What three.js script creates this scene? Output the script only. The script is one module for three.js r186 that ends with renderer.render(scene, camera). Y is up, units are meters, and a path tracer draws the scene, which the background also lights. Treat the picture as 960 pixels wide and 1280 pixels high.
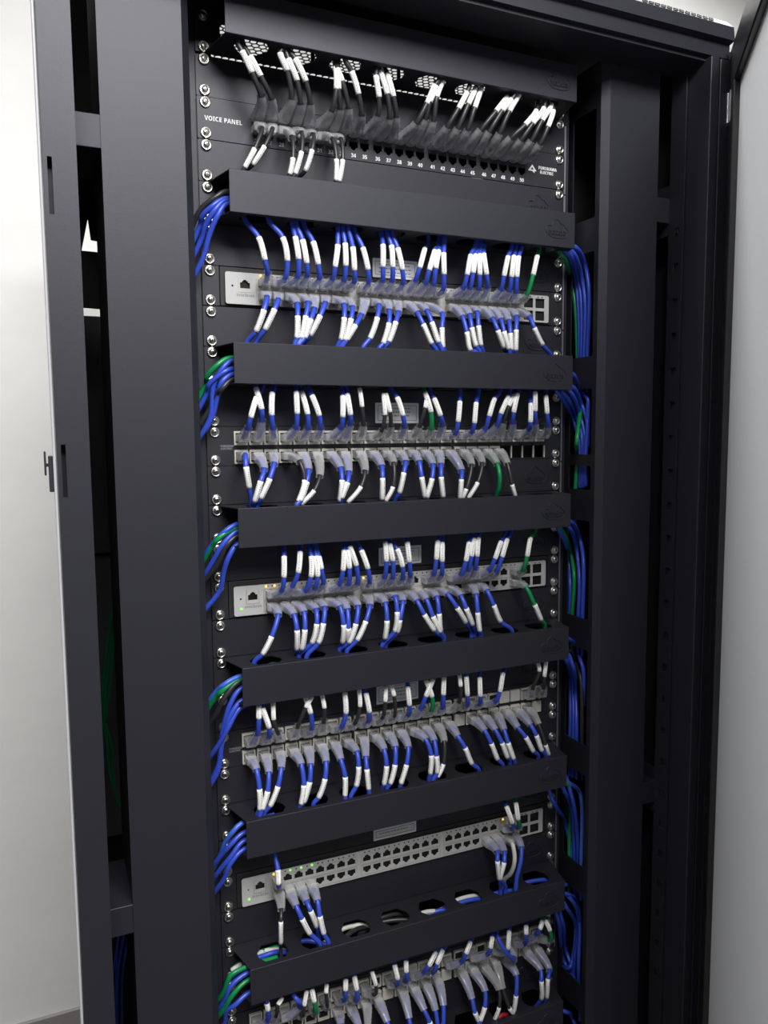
import * as THREE from 'three';
import { RoundedBoxGeometry } from 'three/addons/geometries/RoundedBoxGeometry.js';
import { TextGeometry } from 'three/addons/geometries/TextGeometry.js';
import { FontLoader } from 'three/addons/loaders/FontLoader.js';
import { mergeGeometries, mergeVertices } from 'three/addons/utils/BufferGeometryUtils.js';
import { RectAreaLightUniformsLib } from 'three/addons/lights/RectAreaLightUniformsLib.js';

// ---------------------------------------------------------------- camera, light, exposure
const scene = new THREE.Scene();
scene.background = new THREE.Color(0x000000);
const camera = new THREE.PerspectiveCamera(66.484, 960 / 1280, 0.02, 30);
camera.position.set(-0.4152, 1.5932, 0.8883);
camera.rotation.order = 'YXZ';
camera.rotation.set(-0.0969, -0.4148, -0.0084);
const renderer = new THREE.WebGLRenderer({ antialias: true });
renderer.toneMapping = THREE.LinearToneMapping;
renderer.toneMappingExposure = 1.2;
renderer.shadowMap.enabled = true;
RectAreaLightUniformsLib.init();
const CEIL = 3.2;
const LAMPS = [   // flat panels: x, y of the underside, z, width, depth, light
  [-0.2, 2.8, 1.6, 1.1, 1.2, 19],
  [-0.7, CEIL, 0.0, 1.2, 0.6, 14],
  [1.45, CEIL, -0.55, 0.6, 0.6, 12],
];

// ---------------------------------------------------------------- helpers
const MM = 0.001;
let seed = 7;
const rnd = () => { seed = (seed * 1664525 + 1013904223) % 4294967296; return seed / 4294967296; };
const used = {};
function numbered(n) { const k = used[n] = (used[n] || 0) + 1; return k === 1 ? n : n + '_' + String(k - 1).padStart(3, '0'); }
function thing(name, label, category, [x, y, z] = [0, 0, 0], group) {
  const o = new THREE.Group(); o.name = numbered(name); o.position.set(x, y, z);
  o.userData = { label, category }; if (group) o.userData.group = group;
  scene.add(o); return o;
}
function part(name, geo, mat, parent, label) {
  const m = new THREE.Mesh(geo, mat); m.name = name; if (label) m.userData.label = label; parent.add(m); return m;
}
function struct(name, geo, mat) { const m = new THREE.Mesh(geo, mat); m.name = name; m.userData.kind = 'structure'; m.userData.label = name.replace(/_/g, ' '); scene.add(m); return m; }
function box(x0, x1, y0, y1, z0, z1, r = 0) {
  const w = x1 - x0, h = y1 - y0, d = z1 - z0;
  const g = r ? new RoundedBoxGeometry(w, h, d, 2, Math.min(r, w / 2.01, h / 2.01, d / 2.01)) : new THREE.BoxGeometry(w, h, d);
  g.translate((x0 + x1) / 2, (y0 + y1) / 2, (z0 + z1) / 2); return g;
}
function merge(list) { const a = list.map(g => { const n = g.index ? g.toNonIndexed() : g; for (const k of Object.keys(n.attributes)) if (!['position', 'normal', 'uv'].includes(k)) n.deleteAttribute(k); return n; }); return mergeGeometries(a); }
function rectPath(x0, x1, y0, y1, r = 0) {
  const p = new THREE.Path();
  if (!r) { p.moveTo(x0, y0); p.lineTo(x1, y0); p.lineTo(x1, y1); p.lineTo(x0, y1); p.closePath(); return p; }
  p.moveTo(x0 + r, y0); p.lineTo(x1 - r, y0); p.absarc(x1 - r, y0 + r, r, -Math.PI / 2, 0); p.lineTo(x1, y1 - r); p.absarc(x1 - r, y1 - r, r, 0, Math.PI / 2);
  p.lineTo(x0 + r, y1); p.absarc(x0 + r, y1 - r, r, Math.PI / 2, Math.PI); p.lineTo(x0, y0 + r); p.absarc(x0 + r, y0 + r, r, Math.PI, Math.PI * 1.5); return p;
}
function plate(x0, x1, y0, y1, z0, depth, holes = [], r = 0, seg = 3) {
  const s = new THREE.Shape(rectPath(x0, x1, y0, y1, r).getPoints(seg)); s.holes = holes;
  const g = new THREE.ExtrudeGeometry(s, { depth, bevelEnabled: false, curveSegments: seg }); g.translate(0, 0, z0); return g;
}
function poly(pts) { const p = new THREE.Path(); pts.forEach(([x, y], i) => i ? p.lineTo(x, y) : p.moveTo(x, y)); p.closePath(); return p; }
// a jack-shaped opening: wide body with a narrower latch step, step up (dir 1) or down (-1)
function jackHole(cx, cy, dir, k = 1) {
  const q = [[-5.6, -4.2], [5.6, -4.2], [5.6, 2.2], [3.2, 2.2], [3.2, 4.0], [1.7, 4.0], [1.7, 5.2], [-1.7, 5.2], [-1.7, 4.0], [-3.2, 4.0], [-3.2, 2.2], [-5.6, 2.2]];
  return poly(q.map(([x, y]) => [cx + x * MM * k, cy + dir * y * MM * k]));
}
// swept tube along a dense point list; section(t) -> [half width, half height, squareness exponent]
function sweep(pts, section, seg = 8, cap = true) {
  const n = pts.length, pos = [], uv = [], idx = [];
  const T = [], N = [];
  for (let i = 0; i < n; i++) T.push(new THREE.Vector3().subVectors(pts[Math.min(i + 1, n - 1)], pts[Math.max(i - 1, 0)]).normalize());
  let nv = new THREE.Vector3(1, 0, 0); if (Math.abs(T[0].x) > 0.9) nv.set(0, 1, 0);
  nv.addScaledVector(T[0], -nv.dot(T[0])).normalize(); N.push(nv.clone());
  for (let i = 1; i < n; i++) {
    const ax = new THREE.Vector3().crossVectors(T[i - 1], T[i]); const l = ax.length();
    if (l > 1e-7) nv.applyAxisAngle(ax.divideScalar(l), Math.asin(Math.min(1, l)));
    nv.addScaledVector(T[i], -nv.dot(T[i])).normalize(); N.push(nv.clone());
  }
  let len = 0;
  for (let i = 0; i < n; i++) {
    if (i) len += pts[i].distanceTo(pts[i - 1]);
    const t = i / (n - 1), [a, b, e] = section(t), B = new THREE.Vector3().crossVectors(T[i], N[i]);
    for (let j = 0; j <= seg; j++) {
      const th = j / seg * Math.PI * 2 + Math.PI / seg, c = Math.cos(th), s = Math.sin(th);
      const x = a * Math.sign(c) * Math.pow(Math.abs(c), 2 / e), y = b * Math.sign(s) * Math.pow(Math.abs(s), 2 / e);
      pos.push(pts[i].x + N[i].x * x + B.x * y, pts[i].y + N[i].y * x + B.y * y, pts[i].z + N[i].z * x + B.z * y);
      uv.push(t, j / seg);
    }
  }
  const w = seg + 1;
  for (let i = 0; i < n - 1; i++) for (let j = 0; j < seg; j++) { const a = i * w + j; idx.push(a, a + w, a + 1, a + 1, a + w, a + w + 1); }
  if (cap) for (const i of [0, n - 1]) {
    const c = pos.length / 3; pos.push(pts[i].x, pts[i].y, pts[i].z); uv.push(i ? 1 : 0, 0.5);
    for (let j = 0; j < seg; j++) i ? idx.push(i * w + j, c, i * w + j + 1) : idx.push(i * w + j + 1, c, i * w + j);
  }
  const g = new THREE.BufferGeometry();
  g.setAttribute('position', new THREE.Float32BufferAttribute(pos, 3)); g.setAttribute('uv', new THREE.Float32BufferAttribute(uv, 2));
  g.setIndex(idx); g.computeVertexNormals();
  // weld the seam normals
  const nn = g.attributes.normal;
  for (let i = 0; i < n; i++) { const a = i * w, b = a + seg; const v = [0, 1, 2].map(k => nn.array[a * 3 + k] + nn.array[b * 3 + k]); const l = Math.hypot(...v) || 1; for (let k = 0; k < 3; k++) nn.array[a * 3 + k] = nn.array[b * 3 + k] = v[k] / l; }
  return g;
}
const curveOf = arr => new THREE.CatmullRomCurve3(arr, false, 'centripetal');
function span(curve, t0, t1, n) { const o = []; for (let i = 0; i <= n; i++) o.push(curve.getPoint(t0 + (t1 - t0) * i / n)); return o; }

// ---------------------------------------------------------------- textures and materials
function noiseTex(size, f, rep) {
  const d = new Uint8Array(size * size * 4);
  const grids = [[8, .25], [32, .35], [128, .4]].map(([m, a]) => { const v = []; for (let i = 0; i < m * m; i++) v.push(rnd()); return [m, a, v]; });
  for (let y = 0; y < size; y++) for (let x = 0; x < size; x++) {
    let s = 0;
    for (const [m, a, v] of grids) {
      const u = x / size * m, w = y / size * m, i = Math.floor(u), j = Math.floor(w), fu = u - i, fw = w - j;
      const q = (p, r) => v[(p % m) + (r % m) * m];
      s += a * ((q(i, j) * (1 - fu) + q(i + 1, j) * fu) * (1 - fw) + (q(i, j + 1) * (1 - fu) + q(i + 1, j + 1) * fu) * fw);
    }
    const c = f(s), k = (y * size + x) * 4; d[k] = c[0]; d[k + 1] = c[1]; d[k + 2] = c[2]; d[k + 3] = 255;
  }
  const t = new THREE.DataTexture(d, size, size); t.wrapS = t.wrapT = THREE.RepeatWrapping; t.magFilter = THREE.LinearFilter; t.minFilter = THREE.LinearFilter;
  t.repeat.set(rep, rep); t.needsUpdate = true; return t;
}
const bumpT = noiseTex(256, s => { const v = 255 * s; return [v, v, v]; }, 6);
const wallT = noiseTex(256, s => { const v = 238 + 8 * (s - .5); return [v, v, v - 1]; }, 1); wallT.colorSpace = THREE.SRGBColorSpace;
const floorT = noiseTex(256, s => { const v = 66 + 26 * (s - .5); return [v, v - 2, v - 6]; }, 1); floorT.colorSpace = THREE.SRGBColorSpace;
const lin = (r, g, b) => new THREE.Color().setRGB(r, g, b);
const std = (c, rough, extra = {}) => new THREE.MeshStandardMaterial({ color: c, roughness: rough, ...extra });
const paint = (c, rough, extra) => new THREE.MeshPhysicalMaterial({ color: c, roughness: rough, specularColor: lin(.90, .91, 1), ...extra });
const M = {
  wall: std(lin(1, 1, 1), 0.9, { map: wallT }),
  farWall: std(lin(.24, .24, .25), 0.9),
  ceiling: std(lin(.82, .82, .81), 0.9),
  floor: std(lin(1, 1, 1), 0.45, { map: floorT }),
  baseboard: std(lin(.30, .29, .28), 0.5),
  black: paint(lin(.016, .0162, .0225), 0.47, { bumpMap: bumpT, bumpScale: 0.00006 }),
  panel: paint(lin(.014, .0142, .0195), 0.48, { bumpMap: bumpT, bumpScale: 0.00005 }),
  inner: std(lin(.09, .09, .105), 0.45),
  dark: std(lin(.012, .012, .014), 0.6),
  hole: std(lin(.004, .004, .005), 0.7),
  gloss: std(lin(.02, .02, .023), 0.3),
  alu: std(lin(.55, .56, .58), 0.38, { metalness: 0.9 }),
  steel: std(lin(.72, .70, .66), 0.28, { metalness: 1, vertexColors: true }),
  face: std(lin(.44, .44, .445), 0.5),
  cage: std(lin(.44, .42, .37), 0.45, { metalness: 0.35 }),
  jack: std(lin(.58, .56, .50), 0.5),
  print: std(lin(.75, .75, .76), 0.6),
  greyPrint: std(lin(.22, .22, .24), 0.6),
  sticker: std(lin(.78, .79, .81), 0.4),
  stickerInk: std(lin(.20, .20, .22), 0.5),
  clear: new THREE.MeshPhysicalMaterial({ color: lin(.86, .86, .87), transmission: 0.55, roughness: 0.25, thickness: 0 }),
  boot: new THREE.MeshPhysicalMaterial({ color: lin(.82, .82, .84), transmission: 0.71, roughness: 0.16, thickness: 0, ior: 1.5, clearcoat: 0.6, clearcoatRoughness: 0.12 }),
  smoke: new THREE.MeshPhysicalMaterial({ color: lin(.50, .50, .53), transmission: 0.6, roughness: 0.3, thickness: 0 }),
  blue: std(lin(.034, .075, .52), 0.36),
  sky: std(lin(.05, .13, .58), 0.36),
  green: std(lin(.004, .22, .065), 0.36),
  blackCable: std(lin(.026, .026, .029), 0.38),
  white: std(lin(.62, .61, .57), 0.4),
  red: std(lin(.45, .02, .03), 0.4),
  glass: new THREE.MeshPhysicalMaterial({ color: lin(.66, .675, .70), transmission: 0.7, roughness: 0.85, thickness: 0, ior: 1.3 }),
  ledYellow: std(lin(.8, .5, .1), 0.5, { emissive: lin(1, .55, .08), emissiveIntensity: 1.1 }),
  ledGreen: std(lin(.2, .7, .1), 0.5, { emissive: lin(.25, .9, .12), emissiveIntensity: 0.8 }),
};
const SHEATH = { b: M.blue, B: M.blue, c: M.sky, n: M.green, N: M.green, k: M.blackCable, g: M.blackCable, W: M.white, w: M.white, r: M.red };
const COLOUR = { b: 'blue', B: 'blue', c: 'light blue', n: 'green', N: 'green', k: 'black', g: 'black', W: 'white', w: 'white', r: 'red' };
// print on the wrap-around tags: short rows of tiny illegible marks
function tagTexture() {
  const c = document.createElement('canvas'); c.width = 128; c.height = 128; const g = c.getContext('2d');
  g.fillStyle = '#f1f1ef'; g.fillRect(0, 0, 128, 128); g.fillStyle = '#8f9096';
  for (let r = 0; r < 4; r++) for (let x = 14; x < 108;) { const w = 3 + rnd() * 6; g.fillRect(x, 10 + r * 32 + rnd() * 2, w, 7); x += w + 3 + rnd() * 3; }
  const t = new THREE.CanvasTexture(c); t.colorSpace = THREE.SRGBColorSpace; return t;
}
const TAGS = [0, 1, 2].map(() => std(lin(1, 1, 1), 0.55, { map: tagTexture() }));
const font = {
  bold: await new FontLoader().loadAsync('fonts/droid/droid_sans_bold.typeface.json'),
  regular: await new FontLoader().loadAsync('fonts/droid/droid_sans_regular.typeface.json'),
};
function text(str, size, depth, x, y, z, f = 'bold', align = 'left', stretch = 1) {
  const g = new TextGeometry(str, { font: font[f], size, depth, curveSegments: 3, bevelEnabled: false });
  g.computeBoundingBox(); const w = g.boundingBox.max.x * stretch; g.scale(stretch, 1, 1);
  g.translate(x - (align === 'centre' ? w / 2 : 0), y, z); return g;
}

// ---------------------------------------------------------------- measured cable runs, millimetres in rack coordinates
// per unit and row: [port, colour, boot end, tag start, tag end, tray entry, inside tray]
const CABLES = [
  [2, 0, [
    [1, 'k', -179.4, 1955.4, 36, -190.9, 1975, 44, -200.7, 1995, 42.8, -205.9, 2005.5, 40.7, -205.9, 2019.5, 38.8],
    [2, 'k', -168.1, 1954.6, 36, -181.5, 1972.9, 44, -191.9, 1992, 41.9, -198.6, 2005.5, 38.1, -198.6, 2019.5, 36.6],
    [3, 'k', -145.7, 1957.5, 36, -152.5, 1983.5, 44, -159.8, 2000, 44, -156.9, 2005.5, 44.1, -156.9, 2019.5, 41.7],
    [4, 'k', -135.6, 1954.5, 36, -141.5, 1975.1, 44, -150.7, 1996.1, 43.5, -153.7, 2005.5, 42.5, -153.7, 2019.5, 40.3],
    [5, 'k', -124.3, 1956.3, 36, -131.6, 1976.1, 44, -142.9, 1997.7, 43.1, -149.2, 2005.5, 41.4, -149.2, 2019.5, 39.4],
    [6, 'k', -99.6, 1952.2, 36, -96.6, 1973.4, 44, -94.9, 1998.7, 39.1, -93.5, 2013.9, 30, -93.5, 2027.9, 29.7],
    [7, 'k', -89.6, 1956.6, 36, -93.8, 1974.1, 44, -93.9, 1993.3, 42.1, -92.1, 2005.5, 38.6, -92.1, 2019.5, 37],
    [8, 'k', -79.1, 1958.2, 36, -89.3, 1982.8, 44, -94.1, 1996, 41.7, -94.6, 2005.5, 37.5, -94.6, 2019.5, 36.1],
    [9, 'k', -63.3, 1953.9, 36, -70.1, 1972.7, 44, -78.1, 1995.1, 44.2, -85.5, 2005.5, 44.5, -85.5, 2019.5, 42],
    [10, 'k', -43.3, 1956.2, 36, -45.3, 1973.3, 44, -48.3, 1995.9, 43.2, -46.7, 2005.5, 41.6, -46.7, 2019.5, 39.5],
    [11, 'k', -29.2, 1954.9, 36, -35, 1978.3, 44, -41.1, 2003.5, 39.1, -40.1, 2014.2, 30, -40.1, 2028.2, 29.7],
    [12, 'k', -20.5, 1958.2, 36, -27.2, 1976.8, 44, -32.6, 2002.3, 39.1, -32.3, 2014.2, 30, -32.3, 2028.2, 29.7],
    [13, 'k', 4.3, 1954.3, 36, 15, 1975.9, 44, 25.6, 1997.7, 44, 31.3, 2005.5, 44.1, 31.3, 2019.5, 41.6],
    [14, 'k', 16.5, 1961, 36, 19, 1978.6, 44, 28, 1996.9, 43.5, 32.1, 2005.5, 42.6, 32.1, 2019.5, 40.4],
    [15, 'k', 27.2, 1959.7, 36, 28, 1984.9, 44, 38.1, 2005.9, 39.1, 44.6, 2014.8, 30, 44.6, 2028.8, 29.7],
    [16, 'k', 45, 1955.5, 36, 56.8, 1976.8, 44, 68.2, 1997, 44.1, 72, 2005.5, 44.1, 72, 2019.5, 41.7],
    [17, 'k', 59.4, 1955.9, 36, 70.2, 1983.7, 44, 82.7, 2005.3, 39.1, 90.9, 2017.5, 30, 90.9, 2031.5, 29.7],
    [18, 'k', 72.9, 1956.2, 36, 78.9, 1981, 44, 90.5, 2006.5, 39.1, 97.9, 2018.7, 30, 97.9, 2032.7, 29.7],
    [19, 'k', 90.6, 1958.7, 36, 108.4, 1981.5, 44, 127.4, 2002.7, 39.1, 140.4, 2014, 30, 140.4, 2028, 29.7],
    [20, 'k', 102.5, 1958, 36, 117.4, 1983.6, 44, 130.1, 1998.6, 44.4, 134.5, 2005.5, 45.3, 134.5, 2019.5, 42.7],
    [21, 'k', 117.6, 1958.4, 36, 127.4, 1984.4, 44, 144.7, 2008.7, 39.1, 154.8, 2019.7, 30, 154.8, 2033.7, 29.7],
    [22, 'k', 133.9, 1955.7, 36, 150.1, 1972, 44, 168.5, 1992.5, 41, 174.2, 2005.5, 35.5, 174.2, 2019.5, 34.4],
    [23, 'k', 148.3, 1955.2, 36, 161.4, 1975.3, 44, 178.3, 1996.5, 43.4, 180, 2005.5, 42.4, 180, 2019.5, 40.2],
    [24, 'k', 164, 1956.5, 36, 175, 1980.7, 44, 193, 2003.8, 39.1, 199.4, 2015, 30, 199.4, 2029, 29.7],
    [25, 'k', 176.7, 1954, 36, 183.9, 1974.4, 44, 192.9, 1995.8, 42.3, 193.9, 2005.5, 39.2, 193.9, 2019.5, 37.6],
  ]],
  [2, 1, [
    [1, 'g', -179.2, 1922.1, 36, -190.1, 1898, 44, -201.1, 1877.7, 43, -204.2, 1872.2, 41, -204.2, 1858.2, 39.1],
    [2, 'g', -168.2, 1923, 36, -179.1, 1902, 44, -191.2, 1883.4, 39.1, -195.9, 1879.1, 30, -197.3, 1860.2, 30],
    [3, 'g', -145.8, 1918.4, 36, -147.8, 1893.9, 44, -151.5, 1876.9, 42.6, -153, 1872.2, 40.1, -153, 1858.2, 38.3],
    [4, 'g', -134.3, 1923.9, 36, -138, 1901.7, 44, -145.4, 1878.1, 43.3, -147.9, 1872.2, 42.1, -147.9, 1858.2, 40],
    [5, 'g', -120.9, 1923.8, 36, -125.8, 1905.3, 44, -132.5, 1884.2, 39.1, -136.9, 1878.4, 30, -138.2, 1860.2, 30],
    [6, 'g', -98.6, 1923, 36, -97.5, 1899.1, 44, -98, 1876.7, 42.5, -97.7, 1872.2, 39.6, -97.7, 1858.2, 37.9],
    [7, 'g', -88.5, 1923.7, 36, -90.1, 1899.4, 44, -94.4, 1876.4, 42.7, -95.8, 1872.2, 40.4, -95.8, 1858.2, 38.5],
  ]],
  [6, 0, [
    [1, 'b', -176.8, 1771.6, 36, -181.5, 1783.6, 44, -186.6, 1807.8, 39.2, -199.3, 1827.7, 30.2, -199.3, 1841.7, 29.9],
    [2, 'b', -156.8, 1767.7, 36, -156.3, 1784.7, 44, -160.5, 1809.6, 41.8, -174.3, 1827.7, 37.7, -174.3, 1841.7, 36.3],
    [3, 'b', -142.3, 1770, 36, -143.5, 1787.5, 44, -145.9, 1811.8, 40.9, -147.4, 1827.7, 35.1, -147.4, 1841.7, 34],
    [4, 'b', -131.4, 1772.2, 36, -134.2, 1784, 44, -137.8, 1809.1, 41.4, -143.6, 1827.7, 36.6, -143.6, 1841.7, 35.3],
    [5, 'b', -116.7, 1770.5, 36, -120.7, 1783.7, 44, -125, 1808.5, 40, -132.9, 1827.7, 32.6, -132.9, 1841.7, 31.9],
    [6, 'b', -100.7, 1771, 36, -101, 1782.5, 44, -96.4, 1807.3, 41.5, -94.4, 1827.7, 36.8, -94.4, 1841.7, 35.5],
    [7, 'b', -87.1, 1770.3, 36, -88.1, 1784.6, 44, -87.7, 1809.8, 41.8, -89.2, 1827.7, 37.8, -89.2, 1841.7, 36.3],
    [8, 'b', -74.5, 1769.8, 36, -77.5, 1780.6, 44, -78.8, 1806.3, 42.7, -83.3, 1827.7, 40.2, -83.3, 1841.7, 38.3],
    [9, 'b', -56.9, 1770.3, 36, -60.9, 1782.5, 44, -65.9, 1807.1, 41, -73.8, 1827.7, 35.3, -73.8, 1841.7, 34.2],
    [10, 'b', -39.5, 1772.9, 36, -42.1, 1787.1, 44, -40.4, 1812.6, 40.6, -39.8, 1827.7, 34.1, -39.8, 1841.7, 33.2],
    [11, 'b', -27.1, 1773.8, 36, -29.8, 1787.7, 44, -30.2, 1812.5, 41.4, -33.7, 1827.7, 36.6, -33.7, 1841.7, 35.3],
    [12, 'b', -13, 1771.9, 36, -17.5, 1785.8, 44, -22.1, 1810.4, 41.3, -27.2, 1827.7, 36.2, -27.2, 1841.7, 35],
    [13, 'b', 2.9, 1775.9, 36, 4.9, 1789.7, 44, 17.5, 1814.6, 32.9, 32.3, 1827.7, 12.3, 32.3, 1841.7, 14.6],
    [14, 'b', 16.7, 1774, 36, 17.6, 1787.8, 44, 28.5, 1812.4, 37.6, 40.8, 1827.7, 25.6, 40.8, 1841.7, 26],
    [15, 'b', 27.6, 1773.2, 36, 26.3, 1790.6, 44, 33.4, 1812.7, 37.9, 42.9, 1827.7, 26.4, 42.9, 1841.7, 26.7],
    [16, 'b', 40.8, 1769.1, 36, 37.4, 1784.6, 44, 39, 1809.9, 40.4, 43.4, 1827.7, 33.8, 43.4, 1841.7, 32.9],
    [17, 'b', 68, 1771.7, 36, 69, 1786.2, 44, 76.5, 1810.9, 39.8, 88.6, 1827.7, 32.1, 88.6, 1841.7, 31.5],
    [18, 'b', 77.6, 1772.3, 36, 77.3, 1789.2, 44, 83.5, 1811.9, 39.4, 93.8, 1827.7, 30.8, 93.8, 1841.7, 30.4],
    [19, 'b', 90, 1772.4, 36, 86.6, 1787.5, 44, 89.1, 1812.8, 39.7, 95.9, 1827.7, 31.7, 95.9, 1841.7, 31.1],
    [20, 'b', 102.5, 1775.5, 36, 96.3, 1788.6, 44, 95.1, 1814.1, 39.1, 100.5, 1827.7, 30.1, 100.5, 1841.7, 29.8],
    [21, 'b', 121.9, 1773.8, 36, 121.2, 1788.5, 44, 129.1, 1813.3, 40.8, 138.3, 1827.7, 34.9, 138.3, 1841.7, 33.8],
    [22, 'b', 134.3, 1773, 36, 132.1, 1788.2, 44, 137.8, 1814.7, 40.6, 145.2, 1827.7, 34.1, 145.2, 1841.7, 33.2],
    [23, 'b', 144, 1772.1, 36, 140, 1788.8, 44, 144.3, 1814.4, 41.4, 151.1, 1827.7, 36.5, 151.1, 1841.7, 35.2],
    [24, 'n', 160.8, 1770.1, 36, 164.1, 1793.2, 44, 173.2, 1817.8, 39.5, 182.1, 1827.7, 31, 182.1, 1841.7, 30.6],
  ]],
  [6, 1, [
    [1, 'b', -177.9, 1744.7, 36, -183.9, 1730.4, 44, -192.2, 1708, 39.1, -199.9, 1696.6, 30, -202.2, 1682.4, 30],
    [2, 'b', -165.6, 1742.8, 36, -172, 1731.8, 44, -181.9, 1710.5, 39.1, -190.1, 1697, 30, -192.5, 1682.4, 30],
    [3, 'b', -143.7, 1740, 36, -145.8, 1725.8, 44, -147.3, 1702, 43.8, -149.8, 1694.4, 43.3, -149.8, 1680.4, 41],
    [4, 'b', -130.9, 1742.1, 36, -136.3, 1726.3, 44, -141.9, 1702.1, 44.2, -146.5, 1694.4, 44.5, -146.5, 1680.4, 42],
    [5, 'b', -123.7, 1735.7, 36, -130.6, 1723.2, 44, -138.3, 1702.9, 44.3, -145.2, 1694.4, 45, -145.2, 1680.4, 42.4],
    [6, 'b', -110.7, 1742.6, 36, -119.4, 1727.9, 44, -130, 1706.7, 39.1, -136, 1696.4, 30, -137.8, 1682.4, 30],
    [7, 'b', -87.8, 1742.3, 36, -90.7, 1727, 44, -94.6, 1702.6, 42.5, -97.9, 1694.4, 39.7, -97.9, 1680.4, 37.9],
    [8, 'b', -77.5, 1740.1, 36, -82.4, 1726.1, 44, -89.4, 1702.1, 42.9, -94.6, 1694.4, 40.9, -94.6, 1680.4, 38.9],
    [9, 'b', -66.7, 1732.2, 36, -77.1, 1719.3, 44, -87.7, 1702.8, 43.2, -92.6, 1694.4, 41.6, -92.6, 1680.4, 39.6],
    [10, 'b', -44.1, 1744.1, 36, -49.8, 1729.2, 44, -59.4, 1705.3, 43.9, -68, 1694.4, 43.6, -68, 1680.4, 41.2],
    [11, 'b', -31.1, 1739.2, 36, -35.1, 1723.5, 44, -42.9, 1700.3, 44, -47.7, 1694.4, 43.9, -47.7, 1680.4, 41.5],
    [12, 'b', -19.4, 1737.6, 36, -26.3, 1725.4, 44, -34.7, 1702.9, 42.4, -41, 1694.4, 39.4, -41, 1680.4, 37.7],
    [13, 'b', 5.2, 1739, 36, 9.4, 1725, 44, 21, 1702.9, 43.4, 28.3, 1694.4, 42.3, 28.3, 1680.4, 40.2],
    [14, 'b', 18.2, 1741.9, 36, 20.8, 1727.7, 44, 29.9, 1704.6, 44.2, 34.8, 1694.4, 44.6, 34.8, 1680.4, 42.1],
    [15, 'b', 38.9, 1740.1, 36, 34.6, 1721.8, 44, 36.8, 1699.1, 42.4, 41, 1694.4, 39.3, 41, 1680.4, 37.6],
    [17, 'b', 66.8, 1738, 36, 68.8, 1718.3, 44, 74.6, 1696.9, 43.1, 85.4, 1694.4, 41.3, 85.4, 1680.4, 39.3],
    [18, 'b', 76.9, 1740, 36, 75.8, 1723.9, 44, 82.3, 1702.4, 43.4, 88.3, 1694.4, 42.3, 88.3, 1680.4, 40.2],
    [19, 'b', 88, 1743.6, 36, 85.1, 1726.6, 44, 90.1, 1703.6, 41.6, 95.9, 1694.4, 37.2, 95.9, 1680.4, 35.8],
    [20, 'b', 109.6, 1737.9, 36, 112.7, 1722.6, 44, 124.6, 1702.9, 39.1, 134.2, 1697.2, 30, 137.1, 1682.4, 30],
    [21, 'b', 121.8, 1737, 36, 121.9, 1721.4, 44, 129.7, 1700.4, 43.3, 132.1, 1694.4, 42, 132.1, 1680.4, 39.9],
    [22, 'b', 133.7, 1736.1, 36, 131.1, 1719.6, 44, 134.6, 1700, 41.4, 139.3, 1694.4, 36.5, 139.3, 1680.4, 35.2],
    [23, 'b', 144.8, 1741.3, 36, 139.7, 1724.1, 44, 140.8, 1699.4, 41.8, 143.1, 1694.4, 37.8, 143.1, 1680.4, 36.4],
    [24, 'b', 164.5, 1742.3, 36, 166.8, 1728.1, 44, 182.1, 1708.1, 40.2, 201, 1694.4, 33.1, 201, 1680.4, 32.3],
  ]],
  [10, 0, [
    [1, 'b', -202.8, 1603.1, 36, -201.5, 1614.6, 44, -193, 1636.5, 39.1, -183.9, 1647.4, 30, -181.2, 1661.9, 30],
    [2, 'b', -187.1, 1611.4, 36, -189, 1623.5, 44, -192.6, 1646.3, 35.8, -190, 1649.9, 20.6, -190, 1663.9, 21.7],
    [3, 'b', -174.5, 1603, 36, -177.8, 1617.1, 44, -175.2, 1641.6, 39.1, -170, 1648.3, 30, -168.5, 1661.9, 30],
    [4, 'b', -147.6, 1603, 36, -148.6, 1618.8, 44, -147.7, 1643.3, 39.1, -145.5, 1648.8, 30, -144.9, 1661.9, 30],
    [5, 'b', -133.5, 1602.9, 36, -136.3, 1618.2, 44, -139, 1643.1, 33.2, -134.9, 1649.9, 13.1, -134.9, 1663.9, 15.3],
    [6, 'b', -118.5, 1602.8, 36, -122.5, 1616.8, 44, -129, 1639.4, 39.1, -130.7, 1648.3, 30, -131.2, 1661.9, 30],
    [7, 'b', -93.3, 1602.8, 36, -94.2, 1615.2, 44, -91.9, 1639.2, 39.1, -89.6, 1648.3, 30, -88.9, 1661.9, 30],
    [8, 'b', -81.6, 1607.8, 36, -84.6, 1617.6, 44, -86.4, 1641.2, 39.1, -84.5, 1647.7, 30, -84, 1661.9, 30],
    [9, 'k', -65.5, 1606.4, 36, -70, 1627.1, 44, -70.9, 1648.1, 39.1, -68.4, 1652, 30, -68.4, 1666, 29.7],
    [10, 'k', -41.7, 1599.5, 36, -41.3, 1617.8, 44, -40.4, 1642.5, 39.1, -34, 1648.5, 30, -32.1, 1661.9, 30],
    [11, 'k', -30.2, 1605.6, 36, -34.5, 1621.2, 44, -37.4, 1642.5, 39.1, -34, 1648.5, 30, -33, 1661.9, 30],
    [12, 'b', -12.3, 1604.2, 36, -17.8, 1617.2, 44, -23, 1638.6, 39.1, -26.4, 1647.9, 30, -27.4, 1661.9, 30],
    [13, 'k', 7.7, 1604.1, 36, 11.6, 1626.3, 44, 16.5, 1639.1, 39.1, 22, 1648, 30, 23.6, 1661.9, 30],
    [14, 'n', 23.8, 1601.3, 36, 19.5, 1621.5, 44, 14.2, 1644.6, 39.1, 17.2, 1648.6, 30, 18.1, 1661.9, 30],
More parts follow.
